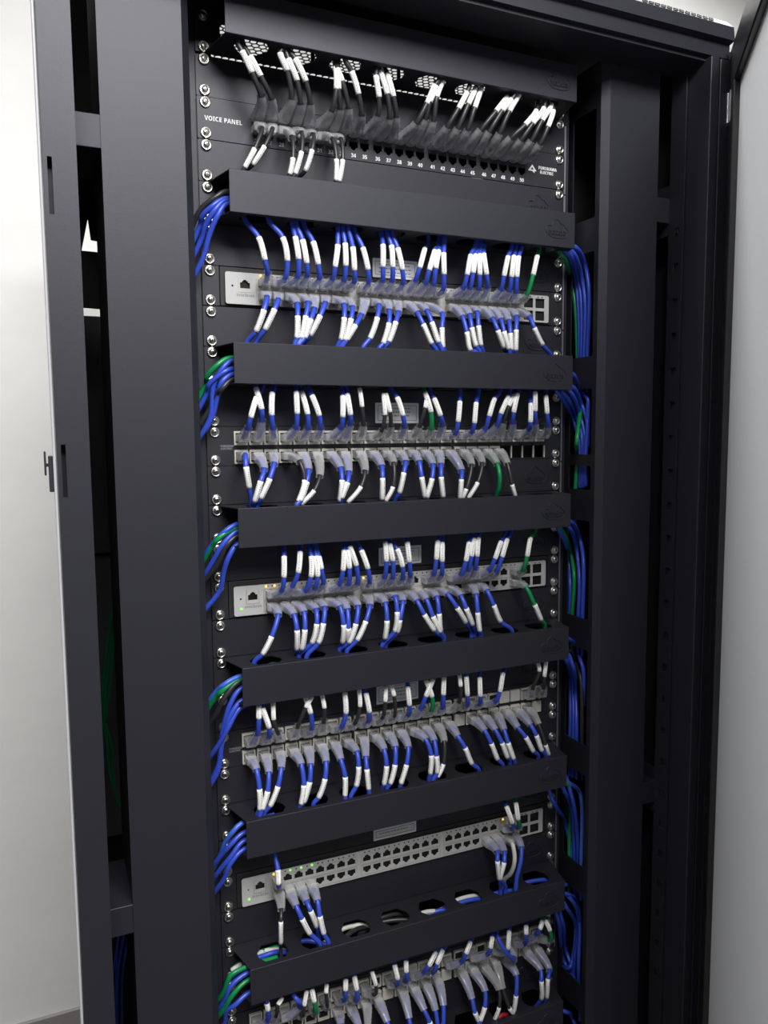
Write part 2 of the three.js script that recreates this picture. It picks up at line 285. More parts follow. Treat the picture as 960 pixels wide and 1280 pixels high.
    [15, 'b', 39.6, 1606.2, 36, 32.5, 1617.3, 44, 26.3, 1637.8, 39.1, 25.2, 1647.4, 30, 24.8, 1661.9, 30],
    [16, 'b', 58.1, 1596.1, 36, 56.7, 1609.7, 44, 61.9, 1634.3, 39.1, 67, 1646.2, 30, 68.5, 1661.9, 30],
    [17, 'b', 81.2, 1597.5, 36, 79.7, 1608.2, 44, 85.1, 1633, 39.1, 93.5, 1645.9, 30, 96, 1661.9, 30],
    [18, 'b', 100.1, 1600.5, 36, 101, 1616.7, 44, 111.7, 1638.6, 39.1, 124.7, 1647.1, 30, 128.6, 1661.9, 30],
    [19, 'b', 117.5, 1605.1, 36, 117.9, 1619.8, 44, 132, 1641.2, 39.1, 141.5, 1646.5, 30, 144.4, 1661.9, 30],
    [20, 'k', 126.8, 1609.1, 36, 129.8, 1629.3, 44, 143.7, 1644, 34, 156.8, 1649.9, 15.4, 156.8, 1663.9, 17.3],
    [21, 'b', 140.8, 1609.1, 36, 136.8, 1621.5, 44, 145.8, 1644.6, 38.7, 153.6, 1649.9, 28.9, 153.6, 1663.9, 28.8],
    [22, 'b', 166.5, 1601, 36, 162.3, 1609.4, 44, 166, 1632.9, 39.1, 171.5, 1645.4, 30, 173.1, 1661.9, 30],
    [23, 'b', 175.1, 1609, 36, 169.4, 1623.5, 44, 171.3, 1647.2, 40.9, 175.6, 1649.9, 35.1, 175.6, 1663.9, 34],
    [24, 'b', 195.1, 1605, 36, 187.8, 1620.4, 44, 189, 1642.7, 39.1, 194.8, 1648.1, 30, 196.6, 1661.9, 30],
  ]],
  [10, 1, [
    [1, 'b', -206.4, 1573, 36, -208, 1560.9, 44, -203.9, 1537.8, 39.1, -199.2, 1518.9, 30, -197.8, 1504.6, 30],
    [2, 'b', -185.6, 1557.3, 36, -192, 1544.6, 44, -198.1, 1522.3, 38.3, -198.7, 1516.6, 27.7, -198.7, 1502.6, 27.7],
    [3, 'b', -173.9, 1563.3, 36, -181.6, 1547.1, 44, -190.8, 1525.6, 39.4, -193, 1516.6, 30.8, -193, 1502.6, 30.4],
    [4, 'g', -144.6, 1565.5, 36, -141.4, 1544.5, 44, -149.5, 1520.7, 44, -153.3, 1516.6, 44, -153.3, 1502.6, 41.6],
    [5, 'b', -133.7, 1555.3, 36, -138.5, 1542.3, 44, -147, 1521.3, 44.4, -151.4, 1516.6, 45, -151.4, 1502.6, 42.5],
    [6, 'g', -120.2, 1548.5, 36, -130, 1532, 44, -144.4, 1516.6, 39.1, -145.3, 1512.3, 30, -145.3, 1498.3, 29.7],
    [7, 'b', -94.8, 1556.5, 36, -96.1, 1543.1, 44, -97.3, 1518.9, 39.1, -95.5, 1514.5, 30, -95.5, 1500.5, 29.7],
    [8, 'b', -84.5, 1551.5, 36, -89.3, 1539.8, 44, -96, 1522.3, 41.9, -96, 1516.6, 38.1, -96, 1502.6, 36.6],
    [9, 'g', -63.9, 1552.4, 36, -72.5, 1534.5, 44, -86.9, 1517, 39.1, -87.9, 1513.6, 30, -87.9, 1499.6, 29.7],
    [10, 'b', -42.4, 1557.4, 36, -44.9, 1543.9, 44, -43.5, 1518.6, 39.1, -40.1, 1513.7, 30, -40.1, 1499.7, 29.7],
    [11, 'g', -26.8, 1561.2, 36, -31.4, 1533.1, 44, -38.5, 1516.4, 39.1, -36.8, 1512.1, 30, -36.8, 1498.1, 29.7],
    [12, 'b', -11, 1561.6, 36, -17, 1549.4, 44, -20.8, 1525.5, 39.1, -22.9, 1513.6, 30, -22.9, 1499.6, 29.7],
    [13, 'b', 7.2, 1561.9, 36, 6.6, 1543.8, 44, 13.4, 1519.2, 39.1, 19.1, 1511.9, 30, 19.1, 1497.9, 29.7],
    [14, 'b', 25.8, 1557.9, 36, 20.8, 1541.3, 44, 16.1, 1518.4, 39.1, 19.1, 1511.9, 30, 19.1, 1497.9, 29.7],
    [15, 'b', 37.1, 1557.7, 36, 33.3, 1543.1, 44, 38.6, 1518.2, 39.1, 44.3, 1511.6, 30, 44.3, 1497.6, 29.7],
    [16, 'b', 66.1, 1549.5, 36, 61.6, 1539.1, 44, 62.6, 1515.5, 39.1, 67.4, 1509.1, 30, 67.4, 1495.1, 29.7],
    [17, 'g', 80.4, 1557, 36, 68.7, 1527.2, 44, 66.1, 1515.3, 39.1, 69.5, 1509, 30, 69.5, 1495, 29.7],
    [18, 'g', 95.8, 1558.2, 36, 84.8, 1534.5, 44, 74.2, 1515, 39.1, 76.7, 1508.7, 30, 76.7, 1494.7, 29.7],
    [19, 'N', 117.8, 1556.9, 36, 116.6, 1543, 44, 118.9, 1526.8, 39.1, 120.9, 1513.3, 30, 120.9, 1499.3, 29.7],
    [20, 'g', 132.8, 1557.4, 36, 135.3, 1530.5, 44, 143.8, 1513.9, 39.1, 150.4, 1505.7, 30, 150.4, 1491.7, 29.7],
  ]],
  [14, 0, [
    [1, 'b', -168.1, 1419, 36, -167.9, 1435.2, 44, -165.6, 1458.2, 39.1, -163.7, 1469.1, 30, -163.2, 1484.1, 30],
    [2, 'b', -155.1, 1423, 36, -150.9, 1439.2, 44, -146.6, 1461.9, 39.1, -143.6, 1468.5, 30, -142.7, 1484.1, 30],
    [3, 'b', -139.7, 1416.5, 36, -135.7, 1433.2, 44, -133.2, 1455.9, 39.1, -133.4, 1468.6, 30, -133.5, 1484.1, 30],
    [4, 'b', -128.3, 1418.4, 36, -127.7, 1433, 44, -127.1, 1455.5, 39.1, -126.1, 1468.2, 30, -125.8, 1484.1, 30],
    [5, 'b', -117.9, 1423.5, 36, -123, 1441.3, 44, -124.1, 1454.6, 39.1, -124.6, 1468.1, 30, -124.7, 1484.1, 30],
    [6, 'b', -98, 1420.3, 36, -96.4, 1437.4, 44, -92.7, 1459.8, 39.1, -88.8, 1467.3, 30, -87.6, 1484.1, 30],
    [7, 'b', -86.7, 1419.6, 36, -88.2, 1439.4, 44, -88.6, 1459.8, 39.1, -86, 1468.9, 30, -85.3, 1484.1, 30],
    [8, 'b', -74.7, 1420.1, 36, -79.5, 1442, 44, -85.4, 1464, 39.1, -83.6, 1469.5, 30, -83.1, 1484.1, 30],
    [9, 'b', -59.4, 1420.4, 36, -64.9, 1437.2, 44, -71, 1458.6, 39.1, -73.3, 1468.1, 30, -74, 1484.1, 30],
    [10, 'b', -39.7, 1423.3, 36, -40.9, 1444.4, 44, -39.8, 1466.3, 39.1, -35.8, 1468.8, 30, -34.6, 1484.1, 30],
    [11, 'b', -28.9, 1422.4, 36, -32.4, 1444.2, 44, -34.1, 1463.7, 39.1, -31.7, 1467.8, 30, -30.9, 1484.1, 30],
    [12, 'b', -15.5, 1420.6, 36, -19.5, 1436, 44, -24.2, 1457, 39.1, -30, 1467.7, 30, -31.7, 1484.1, 30],
    [13, 'b', -5.4, 1422.9, 36, -10.3, 1441.4, 44, -10.8, 1464.5, 39.1, -6.8, 1467, 30, -5.6, 1484.1, 30],
    [15, 'b', 27, 1421.8, 36, 26.4, 1441.8, 44, 31.1, 1463.4, 39.1, 39.4, 1466.6, 30, 41.9, 1484.1, 30],
    [16, 'b', 38.4, 1421.7, 36, 34.5, 1438.5, 44, 37.2, 1460.7, 39.1, 42.4, 1466.4, 30, 44, 1484.1, 30],
    [17, 'b', 65.9, 1418.6, 36, 68, 1436.6, 44, 75.4, 1458.9, 39.1, 83.7, 1467.7, 30, 86.2, 1484.1, 30],
    [18, 'b', 76.4, 1423.4, 36, 76.2, 1442.1, 44, 83, 1463.2, 39.1, 90.2, 1468.2, 30, 92.3, 1484.1, 30],
    [19, 'b', 86.4, 1425, 36, 84.2, 1441.5, 44, 89, 1463.7, 39.1, 95.7, 1468.7, 30, 97.7, 1484.1, 30],
    [20, 'b', 107.1, 1421, 36, 110.5, 1436.5, 44, 122.4, 1456.8, 39.1, 135.1, 1466.4, 30, 138.9, 1484.1, 30],
    [21, 'b', 118.4, 1418.5, 36, 121.1, 1438.1, 44, 131.8, 1459.5, 39.1, 142.7, 1466.7, 30, 146, 1484.1, 30],
    [24, 'n', 158.5, 1417, 36, 159.1, 1436.3, 44, 167.6, 1458.9, 39.1, 180.1, 1465.4, 30, 183.8, 1484.1, 30],
  ]],
  [14, 1, [
    [1, 'b', -173.1, 1391.2, 36, -183.5, 1368.7, 44, -193.7, 1348.8, 40.7, -201.7, 1338.8, 34.5, -201.7, 1324.8, 33.5],
    [2, 'b', -154.6, 1389.3, 36, -153.7, 1372.7, 44, -151.6, 1348.4, 35.9, -147, 1338.8, 20.8, -147, 1324.8, 21.9],
    [3, 'b', -142.5, 1391, 36, -144.2, 1372.4, 44, -146.2, 1348.3, 37.9, -147.3, 1338.8, 26.5, -147.3, 1324.8, 26.7],
    [4, 'b', -127.7, 1392.5, 36, -129.7, 1377.4, 44, -134.2, 1354.5, 39, -146.8, 1338.8, 29.7, -146.8, 1324.8, 29.4],
    [5, 'b', -117.1, 1393.7, 36, -121.5, 1377.3, 44, -127, 1354.2, 41.2, -139.7, 1338.8, 36, -139.7, 1324.8, 34.8],
    [6, 'b', -98.4, 1393.4, 36, -96.5, 1373.1, 44, -95.2, 1350.1, 36.3, -93.9, 1338.8, 22, -93.9, 1324.8, 22.9],
    [7, 'b', -88.7, 1389, 36, -90.5, 1368.3, 44, -88.6, 1352.8, 36.6, -89.2, 1338.8, 23, -89.2, 1324.8, 23.7],
    [8, 'b', -75.1, 1391.4, 36, -80.9, 1372.5, 44, -87.9, 1349.4, 38.7, -96.2, 1338.8, 28.8, -96.2, 1324.8, 28.7],
    [9, 'b', -59.4, 1390.7, 36, -68.1, 1374.2, 44, -78.3, 1351.9, 40.9, -89.1, 1338.8, 35.3, -89.1, 1324.8, 34.2],
    [10, 'b', -39.5, 1391.9, 36, -40.7, 1372.1, 44, -41, 1349.3, 38.3, -40.1, 1338.8, 27.6, -40.1, 1324.8, 27.6],
    [11, 'b', -26.3, 1398.3, 36, -27.1, 1381.5, 44, -28.8, 1356.9, 40.1, -42.4, 1338.8, 32.8, -42.4, 1324.8, 32.1],
    [12, 'b', -15.7, 1391.9, 36, -23.5, 1371.1, 44, -24.9, 1355.4, 38.9, -35.9, 1338.8, 29.6, -35.9, 1324.8, 29.3],
    [13, 'b', 3, 1391, 36, 9.3, 1374.7, 44, 24.4, 1352.9, 41.4, 40.2, 1338.8, 36.4, 40.2, 1324.8, 35.2],
    [14, 'b', 16.3, 1391.3, 36, 21.4, 1371.1, 44, 33.1, 1349.6, 41.5, 40.9, 1338.8, 36.8, 40.9, 1324.8, 35.5],
    [15, 'b', 30.5, 1393.1, 36, 30.1, 1373.4, 44, 34.2, 1350, 40.5, 42.4, 1338.8, 34.1, 42.4, 1324.8, 33.2],
    [16, 'b', 45.3, 1395.6, 36, 55.2, 1378.7, 44, 71.6, 1357.2, 37.3, 87.1, 1338.8, 24.8, 87.1, 1324.8, 25.3],
    [17, 'b', 65, 1391.4, 36, 68.6, 1376.6, 44, 81.2, 1353.1, 38, 91.5, 1338.8, 26.9, 91.5, 1324.8, 27.1],
    [19, 'b', 87.4, 1391, 36, 85.4, 1369.3, 44, 89.6, 1344.9, 42, 93.1, 1338.8, 38.4, 93.1, 1324.8, 36.8],
    [20, 'b', 103.5, 1394.4, 36, 109, 1376.7, 44, 120.5, 1354, 42.3, 139.7, 1338.8, 39.3, 139.7, 1324.8, 37.6],
    [24, 'n', 162.7, 1394.2, 36, 171.5, 1371.5, 44, 184.3, 1349.5, 41.1, 194.3, 1338.8, 35.6, 194.3, 1324.8, 34.5],
  ]],
  [18, 0, [
    [1, 'b', -200.5, 1254.9, 36, -200.7, 1275.3, 44, -199.2, 1289.1, 39.8, -197, 1294.3, 32, -197, 1308.3, 31.4],
    [2, 'b', -186.7, 1250.3, 36, -189, 1263.2, 44, -195, 1285.6, 40, -195.7, 1294.3, 32.6, -195.7, 1308.3, 31.9],
    [3, 'k', -176.9, 1252.4, 36, -183.2, 1271.8, 44, -181.8, 1290.2, 37.8, -178.7, 1294.3, 26.2, -178.7, 1308.3, 26.4],
    [4, 'k', -152.7, 1255.2, 36, -144.9, 1280, 44, -135.9, 1290.3, 40.5, -130.6, 1294.3, 34, -130.6, 1308.3, 33.1],
    [5, 'b', -135.1, 1251.6, 36, -139, 1272.3, 44, -143, 1290, 38.6, -141.9, 1294.3, 28.7, -141.9, 1308.3, 28.6],
    [6, 'k', -120.2, 1256.9, 36, -121.9, 1275.8, 44, -122.4, 1290.3, 37.1, -118.7, 1294.3, 24.4, -118.7, 1308.3, 24.9],
    [7, 'b', -97.4, 1247, 36, -95.1, 1265.6, 44, -94.5, 1289.4, 39.7, -91.9, 1294.3, 31.8, -91.9, 1308.3, 31.3],
    [8, 'k', -80.1, 1248.6, 36, -77, 1271, 44, -75.5, 1290.4, 37.9, -71.7, 1294.3, 26.6, -71.7, 1308.3, 26.8],
    [9, 'b', -62.1, 1248.9, 36, -64.8, 1262.1, 44, -67.1, 1284.2, 39.1, -65.7, 1288.3, 30, -65.3, 1306.3, 30],
    [10, 'k', -43.8, 1249.9, 36, -43.8, 1272.2, 44, -40.2, 1288.7, 38.2, -35.4, 1294.3, 27.5, -35.4, 1308.3, 27.5],
    [11, 'k', -27.7, 1249.8, 36, -32, 1277.5, 44, -33, 1290.5, 37.2, -29.8, 1294.3, 24.5, -29.8, 1308.3, 25.1],
    [12, 'b', -8.1, 1248.4, 36, -11.3, 1262.9, 44, -11.1, 1284.1, 39.1, -7.5, 1288.1, 30, -6.5, 1306.3, 30],
    [13, 'b', 8.5, 1253.1, 36, 11.5, 1270.7, 44, 22.8, 1289.5, 40.9, 28.4, 1294.3, 35.1, 28.4, 1308.3, 34.1],
    [14, 'n', 24.3, 1249, 36, 19.9, 1268.9, 44, 14.2, 1289.3, 38.8, 15.6, 1294.3, 29.1, 15.6, 1308.3, 28.9],
    [15, 'b', 39.5, 1250, 36, 36.1, 1269.2, 44, 39.4, 1290.1, 39.5, 44.4, 1294.3, 31.1, 44.4, 1308.3, 30.7],
    [16, 'k', 63.4, 1254, 36, 60.7, 1276.5, 44, 62.2, 1290, 37.9, 67.6, 1294.3, 26.7, 67.6, 1308.3, 26.9],
    [17, 'b', 75.7, 1248.8, 36, 70.7, 1263.6, 44, 69.6, 1287.9, 42.6, 70.7, 1294.3, 40.1, 70.7, 1308.3, 38.2],
    [18, 'b', 94.3, 1246.9, 36, 89.5, 1260, 44, 91.6, 1282.3, 39.1, 97, 1288.1, 30, 98.6, 1306.3, 30],
    [19, 'b', 117.6, 1245.9, 36, 119.1, 1261.6, 44, 126.9, 1283.4, 39.1, 136.5, 1288, 30, 139.4, 1306.3, 30],
    [23, 'k', 175.1, 1255.5, 36, 180.2, 1280.2, 44, 181, 1290.1, 39.9, 185.2, 1294.3, 32.2, 185.2, 1308.3, 31.6],
    [24, 'k', 193.2, 1254.7, 36, 188.3, 1272.3, 44, 193.9, 1291, 40, 200.1, 1294.3, 32.7, 200.1, 1308.3, 32],
  ]],
  [18, 1, [
    [1, 'b', -203, 1212.9, 36, -201.9, 1192.9, 44, -201.8, 1167.5, 42.1, -203.5, 1161, 38.7, -203.5, 1147, 37.1],
    [2, 'b', -188.4, 1207.2, 36, -192.5, 1188.1, 44, -198.8, 1168.2, 43.6, -201.7, 1161, 42.8, -201.7, 1147, 40.6],
    [3, 'b', -173.4, 1209.7, 36, -180.1, 1191.7, 44, -189.5, 1169.5, 42.3, -195.5, 1161, 39.1, -195.5, 1147, 37.4],
    [4, 'b', -149.5, 1209.9, 36, -149, 1187.1, 44, -152.5, 1164.6, 43.2, -153.3, 1161, 41.7, -153.3, 1147, 39.6],
    [5, 'b', -137.5, 1207.7, 36, -141.7, 1189.5, 44, -148.9, 1165.8, 42.5, -150.4, 1161, 39.6, -150.4, 1147, 37.9],
    [6, 'b', -118.4, 1207.3, 36, -122.6, 1189.7, 44, -130.7, 1167.7, 42.9, -136.1, 1161, 41, -136.1, 1147, 39],
    [7, 'b', -99.9, 1207.1, 36, -97.3, 1187.2, 44, -97.7, 1163.9, 44.2, -97.8, 1161, 44.5, -97.8, 1147, 42],
    [8, 'b', -78.9, 1212.4, 36, -79.6, 1196.8, 44, -82.7, 1172.8, 43.3, -89.3, 1161, 42, -89.3, 1147, 39.9],
    [9, 'b', -67, 1204, 36, -69, 1191.7, 44, -66.8, 1166, 43.8, -66.2, 1161, 43.5, -66.2, 1147, 41.2],
    [10, 'b', -42.8, 1209.3, 36, -42.8, 1190.9, 44, -45.5, 1167.4, 41.9, -45.5, 1161, 38.1, -45.5, 1147, 36.6],
    [11, 'b', -27.5, 1209.8, 36, -31.4, 1190.4, 44, -37.4, 1167, 42.7, -40.6, 1161, 40.4, -40.6, 1147, 38.5],
    [12, 'b', -9.7, 1206.7, 36, -15.7, 1187.5, 44, -23.3, 1164.6, 43.5, -23.7, 1161, 42.5, -23.7, 1147, 40.3],
    [13, 'b', 14.5, 1212.4, 36, 18.6, 1193.4, 44, 18, 1169.3, 42.6, 17.5, 1161, 40.1, 17.5, 1147, 38.3],
    [14, 'b', 26.9, 1208.6, 36, 26.2, 1191.3, 44, 27.3, 1168.7, 43.4, 22.5, 1161, 42.4, 22.5, 1147, 40.2],
    [15, 'g', 41.2, 1206.2, 36, 36, 1178.8, 44, 28.3, 1163.6, 43.3, 26.2, 1161, 42.1, 26.2, 1147, 40],
    [16, 'b', 60.7, 1208.9, 36, 67.2, 1194.9, 44, 77.8, 1171.9, 43.3, 88.8, 1161, 42, 88.8, 1147, 39.9],
    [18, 'b', 100.7, 1209.8, 36, 106.3, 1194, 44, 116.5, 1170.8, 43.2, 125.1, 1161, 41.7, 125.1, 1147, 39.7],
    [19, 'b', 116.9, 1208, 36, 122.5, 1192.1, 44, 132.8, 1169.9, 41.7, 139.5, 1161, 37.5, 139.5, 1147, 36.1],
    [20, 'b', 130.8, 1205.7, 36, 132.1, 1190.5, 44, 141.2, 1167.3, 43.3, 144.4, 1161, 42, 144.4, 1147, 39.9],
    [21, 'b', 151.9, 1205.7, 36, 159.4, 1193.5, 44, 173.1, 1171.4, 41.9, 184, 1161, 37.9, 184, 1147, 36.4],
    [22, 'b', 171.7, 1206, 36, 176.3, 1193.3, 44, 186.5, 1170.3, 42.8, 194.4, 1161, 40.4, 194.4, 1147, 38.6],
    [23, 'g', 184.8, 1205.6, 36, 191.6, 1177.7, 44, 200.5, 1160.3, 39.1, 209.2, 1149.9, 30, 209.2, 1135.9, 29.7],
  ]],
  [22, 0, [
    [1, 'b', -177.9, 1061.2, 30, -182, 1073.2, 44, -181, 1087.6, 39.1, -182.1, 1103.7, 30, -182.4, 1128.5, 30],
    [23, 'b', 150.1, 1062, 30, 139.7, 1079, 44, 133.5, 1100.8, 39.1, 136.7, 1104.3, 30, 137.7, 1128.5, 30],
    [24, 'n', 160.2, 1061.4, 30, 148.8, 1081.9, 44, 148.2, 1102.7, 39.1, 152.3, 1106, 30, 153.5, 1128.5, 30],
  ]],
  [22, 1, [
    [1, 'k', -177.2, 1036, 36, -180.3, 1026.5, 44, -179.2, 995.9, 38.1, -176.3, 983.2, 27.2, -176.3, 969.2, 27.3],
    [2, 'b', -159.1, 1036.2, 36, -154.4, 1022.9, 44, -144.6, 1001.2, 43.3, -131.9, 983.2, 42, -131.9, 969.2, 39.9],
    [3, 'b', -145.7, 1037.8, 36, -143.5, 1030, 44, -134.4, 1004.5, 38, -128.4, 983.2, 27, -128.4, 969.2, 27.1],
    [4, 'b', -132.3, 1036, 36, -131.9, 1020.2, 44, -127.2, 996.8, 44, -121.5, 983.2, 44, -121.5, 969.2, 41.6],
    [21, 'b', 121.3, 1038.4, 36, 117.1, 1030.5, 44, 123.3, 1001.8, 39, 131.1, 983.2, 29.8, 131.1, 969.2, 29.5],
    [22, 'b', 132.3, 1035.9, 36, 127.3, 1026.4, 44, 124.6, 1002, 39.9, 136.9, 983.2, 32.4, 136.9, 969.2, 31.8],
    [23, 'W', 145.2, 1044.5, 36, 143.8, 1027.4, 44, 144, 1003.1, 35.6, 143, 983.2, 19.9, 143, 969.2, 21.1],
    [24, 'B', 159.4, 1036.2, 36, 153.5, 1021.8, 44, 148, 999.8, 43.6, 146.7, 983.2, 43, 146.7, 969.2, 40.7],
  ]],
  [26, 0, [
    [1, 'b', -196.4, 902.9, 36, -198.2, 921.2, 44, -199.5, 930.4, 44.2, -200.2, 938.7, 44.6, -200.2, 952.7, 42.1],
    [2, 'k', -185.6, 905.8, 36, -185.9, 923.6, 44, -179.8, 926.1, 39.1, -174.9, 923.9, 30, -173.4, 950.7, 30],
    [3, 'B', -155.8, 907.4, 36, -162, 921.5, 44, -165.1, 925.5, 39.1, -163.9, 923.6, 30, -163.5, 950.7, 30],
    [4, 'k', -152.9, 893.5, 36, -153.6, 912.4, 44, -148.6, 925.9, 39.1, -144, 925.6, 30, -142.6, 950.7, 30],
    [5, 'n', -136.2, 891.3, 36, -140.9, 913.2, 44, -142.2, 925.6, 39.1, -140.8, 926.2, 30, -140.3, 950.7, 30],
    [6, 'k', -121.5, 896.4, 36, -125.6, 919.7, 44, -123, 926.1, 39.1, -119.4, 924.6, 30, -118.3, 950.7, 30],
    [7, 'b', -98.5, 897.3, 36, -100.5, 915.1, 44, -98.4, 925.1, 39.1, -94.9, 925.4, 30, -93.9, 950.7, 30],
    [8, 'b', -82.2, 890.5, 36, -85.6, 911.3, 44, -86.8, 925.7, 39.1, -84.9, 925.7, 30, -84.3, 950.7, 30],
    [9, 'k', -57.6, 890.8, 36, -60, 909.6, 44, -62.9, 924.8, 39.1, -60.7, 924.8, 30, -60.1, 950.7, 30],
    [11, 'b', -26.3, 894.6, 36, -29.9, 908.8, 44, -31.9, 924.7, 39.1, -28.6, 925.5, 30, -27.6, 950.7, 30],
    [12, 'b', -13, 895.7, 36, -17.6, 914.3, 44, -15.7, 925, 39.1, -11.4, 925.6, 30, -10.1, 950.7, 30],
    [13, 'b', 11.3, 900.3, 36, 14.6, 913.3, 44, 27.1, 924.5, 39.1, 35.6, 924.1, 30, 38.1, 950.7, 30],
    [14, 'b', 25.9, 895.9, 36, 26.4, 912.3, 44, 37.2, 924.2, 39.1, 45.8, 922.9, 30, 48.4, 950.7, 30],
    [16, 'b', 67.4, 898, 36, 69.4, 913.9, 44, 78.8, 923.9, 39.1, 87, 924, 30, 89.5, 950.7, 30],
    [18, 'b', 107.8, 896.8, 36, 106.8, 911.1, 44, 112.6, 921.5, 39.1, 119.2, 920.3, 30, 121.2, 950.7, 30],
    [21, 'B', 149.8, 877.3, 36, 128.4, 901.3, 44, 121.5, 918.1, 39.1, 125.2, 918.7, 30, 126.3, 950.7, 30],
    [20, 'b', 138.6, 890.6, 36, 134.3, 902.3, 44, 139.3, 923, 39.1, 145.6, 922.1, 30, 147.5, 950.7, 30],
    [22, 'b', 168.9, 895.5, 36, 163.3, 914.8, 44, 166.5, 922.7, 39.1, 172.7, 923.8, 30, 174.5, 950.7, 30],
    [23, 'b', 186.3, 904.4, 36, 185.8, 915.8, 44, 193.3, 921.8, 39.1, 201.8, 919.6, 30, 204.4, 950.7, 30],
    [24, 'n', 209.6, 887.7, 36, 202.5, 909.4, 44, 198.5, 922.2, 39.1, 202.9, 921.2, 30, 204.2, 950.7, 30],
  ]],
  [26, 1, [
    [7, 'b', -104.7, 864.4, 36, -106.2, 855.9, 44, -101.8, 831.4, 33.5, -94.8, 805.4, 14, -94.8, 791.4, 16.1],
    [8, 'b', -81.1, 857, 36, -81.9, 845.6, 44, -79, 821.8, 36.1, -74.1, 805.4, 21.6, -74.1, 791.4, 22.5],
    [9, 'k', -68.3, 852.8, 36, -70.9, 841.9, 44, -69.4, 819.6, 37.7, -64.6, 805.4, 25.9, -64.6, 791.4, 26.2],
    [10, 'b', -41.6, 849, 36, -40, 836.5, 44, -38.4, 815.6, 42.1, -36.9, 805.4, 38.4, -36.9, 791.4, 36.9],
    [12, 'b', -10.6, 844, 36, -11.8, 830.4, 44, -10.5, 805.4, 39.1, -7.1, 788.5, 30, -7.1, 774.5, 29.7],
    [13, 'b', 11.1, 848.2, 36, 15.2, 835.2, 44, 21.7, 813.6, 43.7, 23.8, 805.4, 43.1, 23.8, 791.4, 40.8],
    [14, 'b', 27.6, 842.9, 36, 27.1, 826, 44, 30.6, 800.1, 39.1, 35.3, 782.6, 30, 35.3, 768.6, 29.7],
    [15, 'b', 39.7, 846.1, 36, 35.4, 825, 44, 35.2, 798.5, 39.1, 40, 781, 30, 40, 767, 29.7],
    [17, 'b', 82.8, 841.6, 36, 83, 826.6, 44, 93.7, 803.3, 39.1, 101.2, 787.8, 30, 101.2, 773.8, 29.7],
    [18, 'b', 103.2, 846, 36, 98.4, 828.8, 44, 91.5, 812.4, 44.4, 87.2, 805.4, 45.1, 87.2, 791.4, 42.6],
    [19, 'k', 124.9, 841.9, 36, 121, 821.5, 44, 115.3, 798, 39.1, 118.1, 782.1, 30, 118.1, 768.1, 29.7],
    [20, 'k', 130.9, 841.9, 36, 137, 815.4, 44, 152.6, 794, 39.1, 162.8, 778.4, 30, 162.8, 764.4, 29.7],
    [21, 'b', 153, 854.3, 36, 148, 830.2, 44, 148.4, 804.6, 39.1, 152.5, 787.4, 30, 152.5, 773.4, 29.7],
    [23, 'b', 193.3, 848.7, 36, 189.5, 838.5, 44, 193.4, 807.8, 39.1, 189.9, 788.4, 30, 189.9, 774.4, 29.7],
    [24, 'b', 208.1, 845.2, 36, 200.4, 838.8, 44, 202.2, 806.9, 39.1, 202.6, 786.2, 30, 202.6, 772.2, 29.7],
  ]],
];
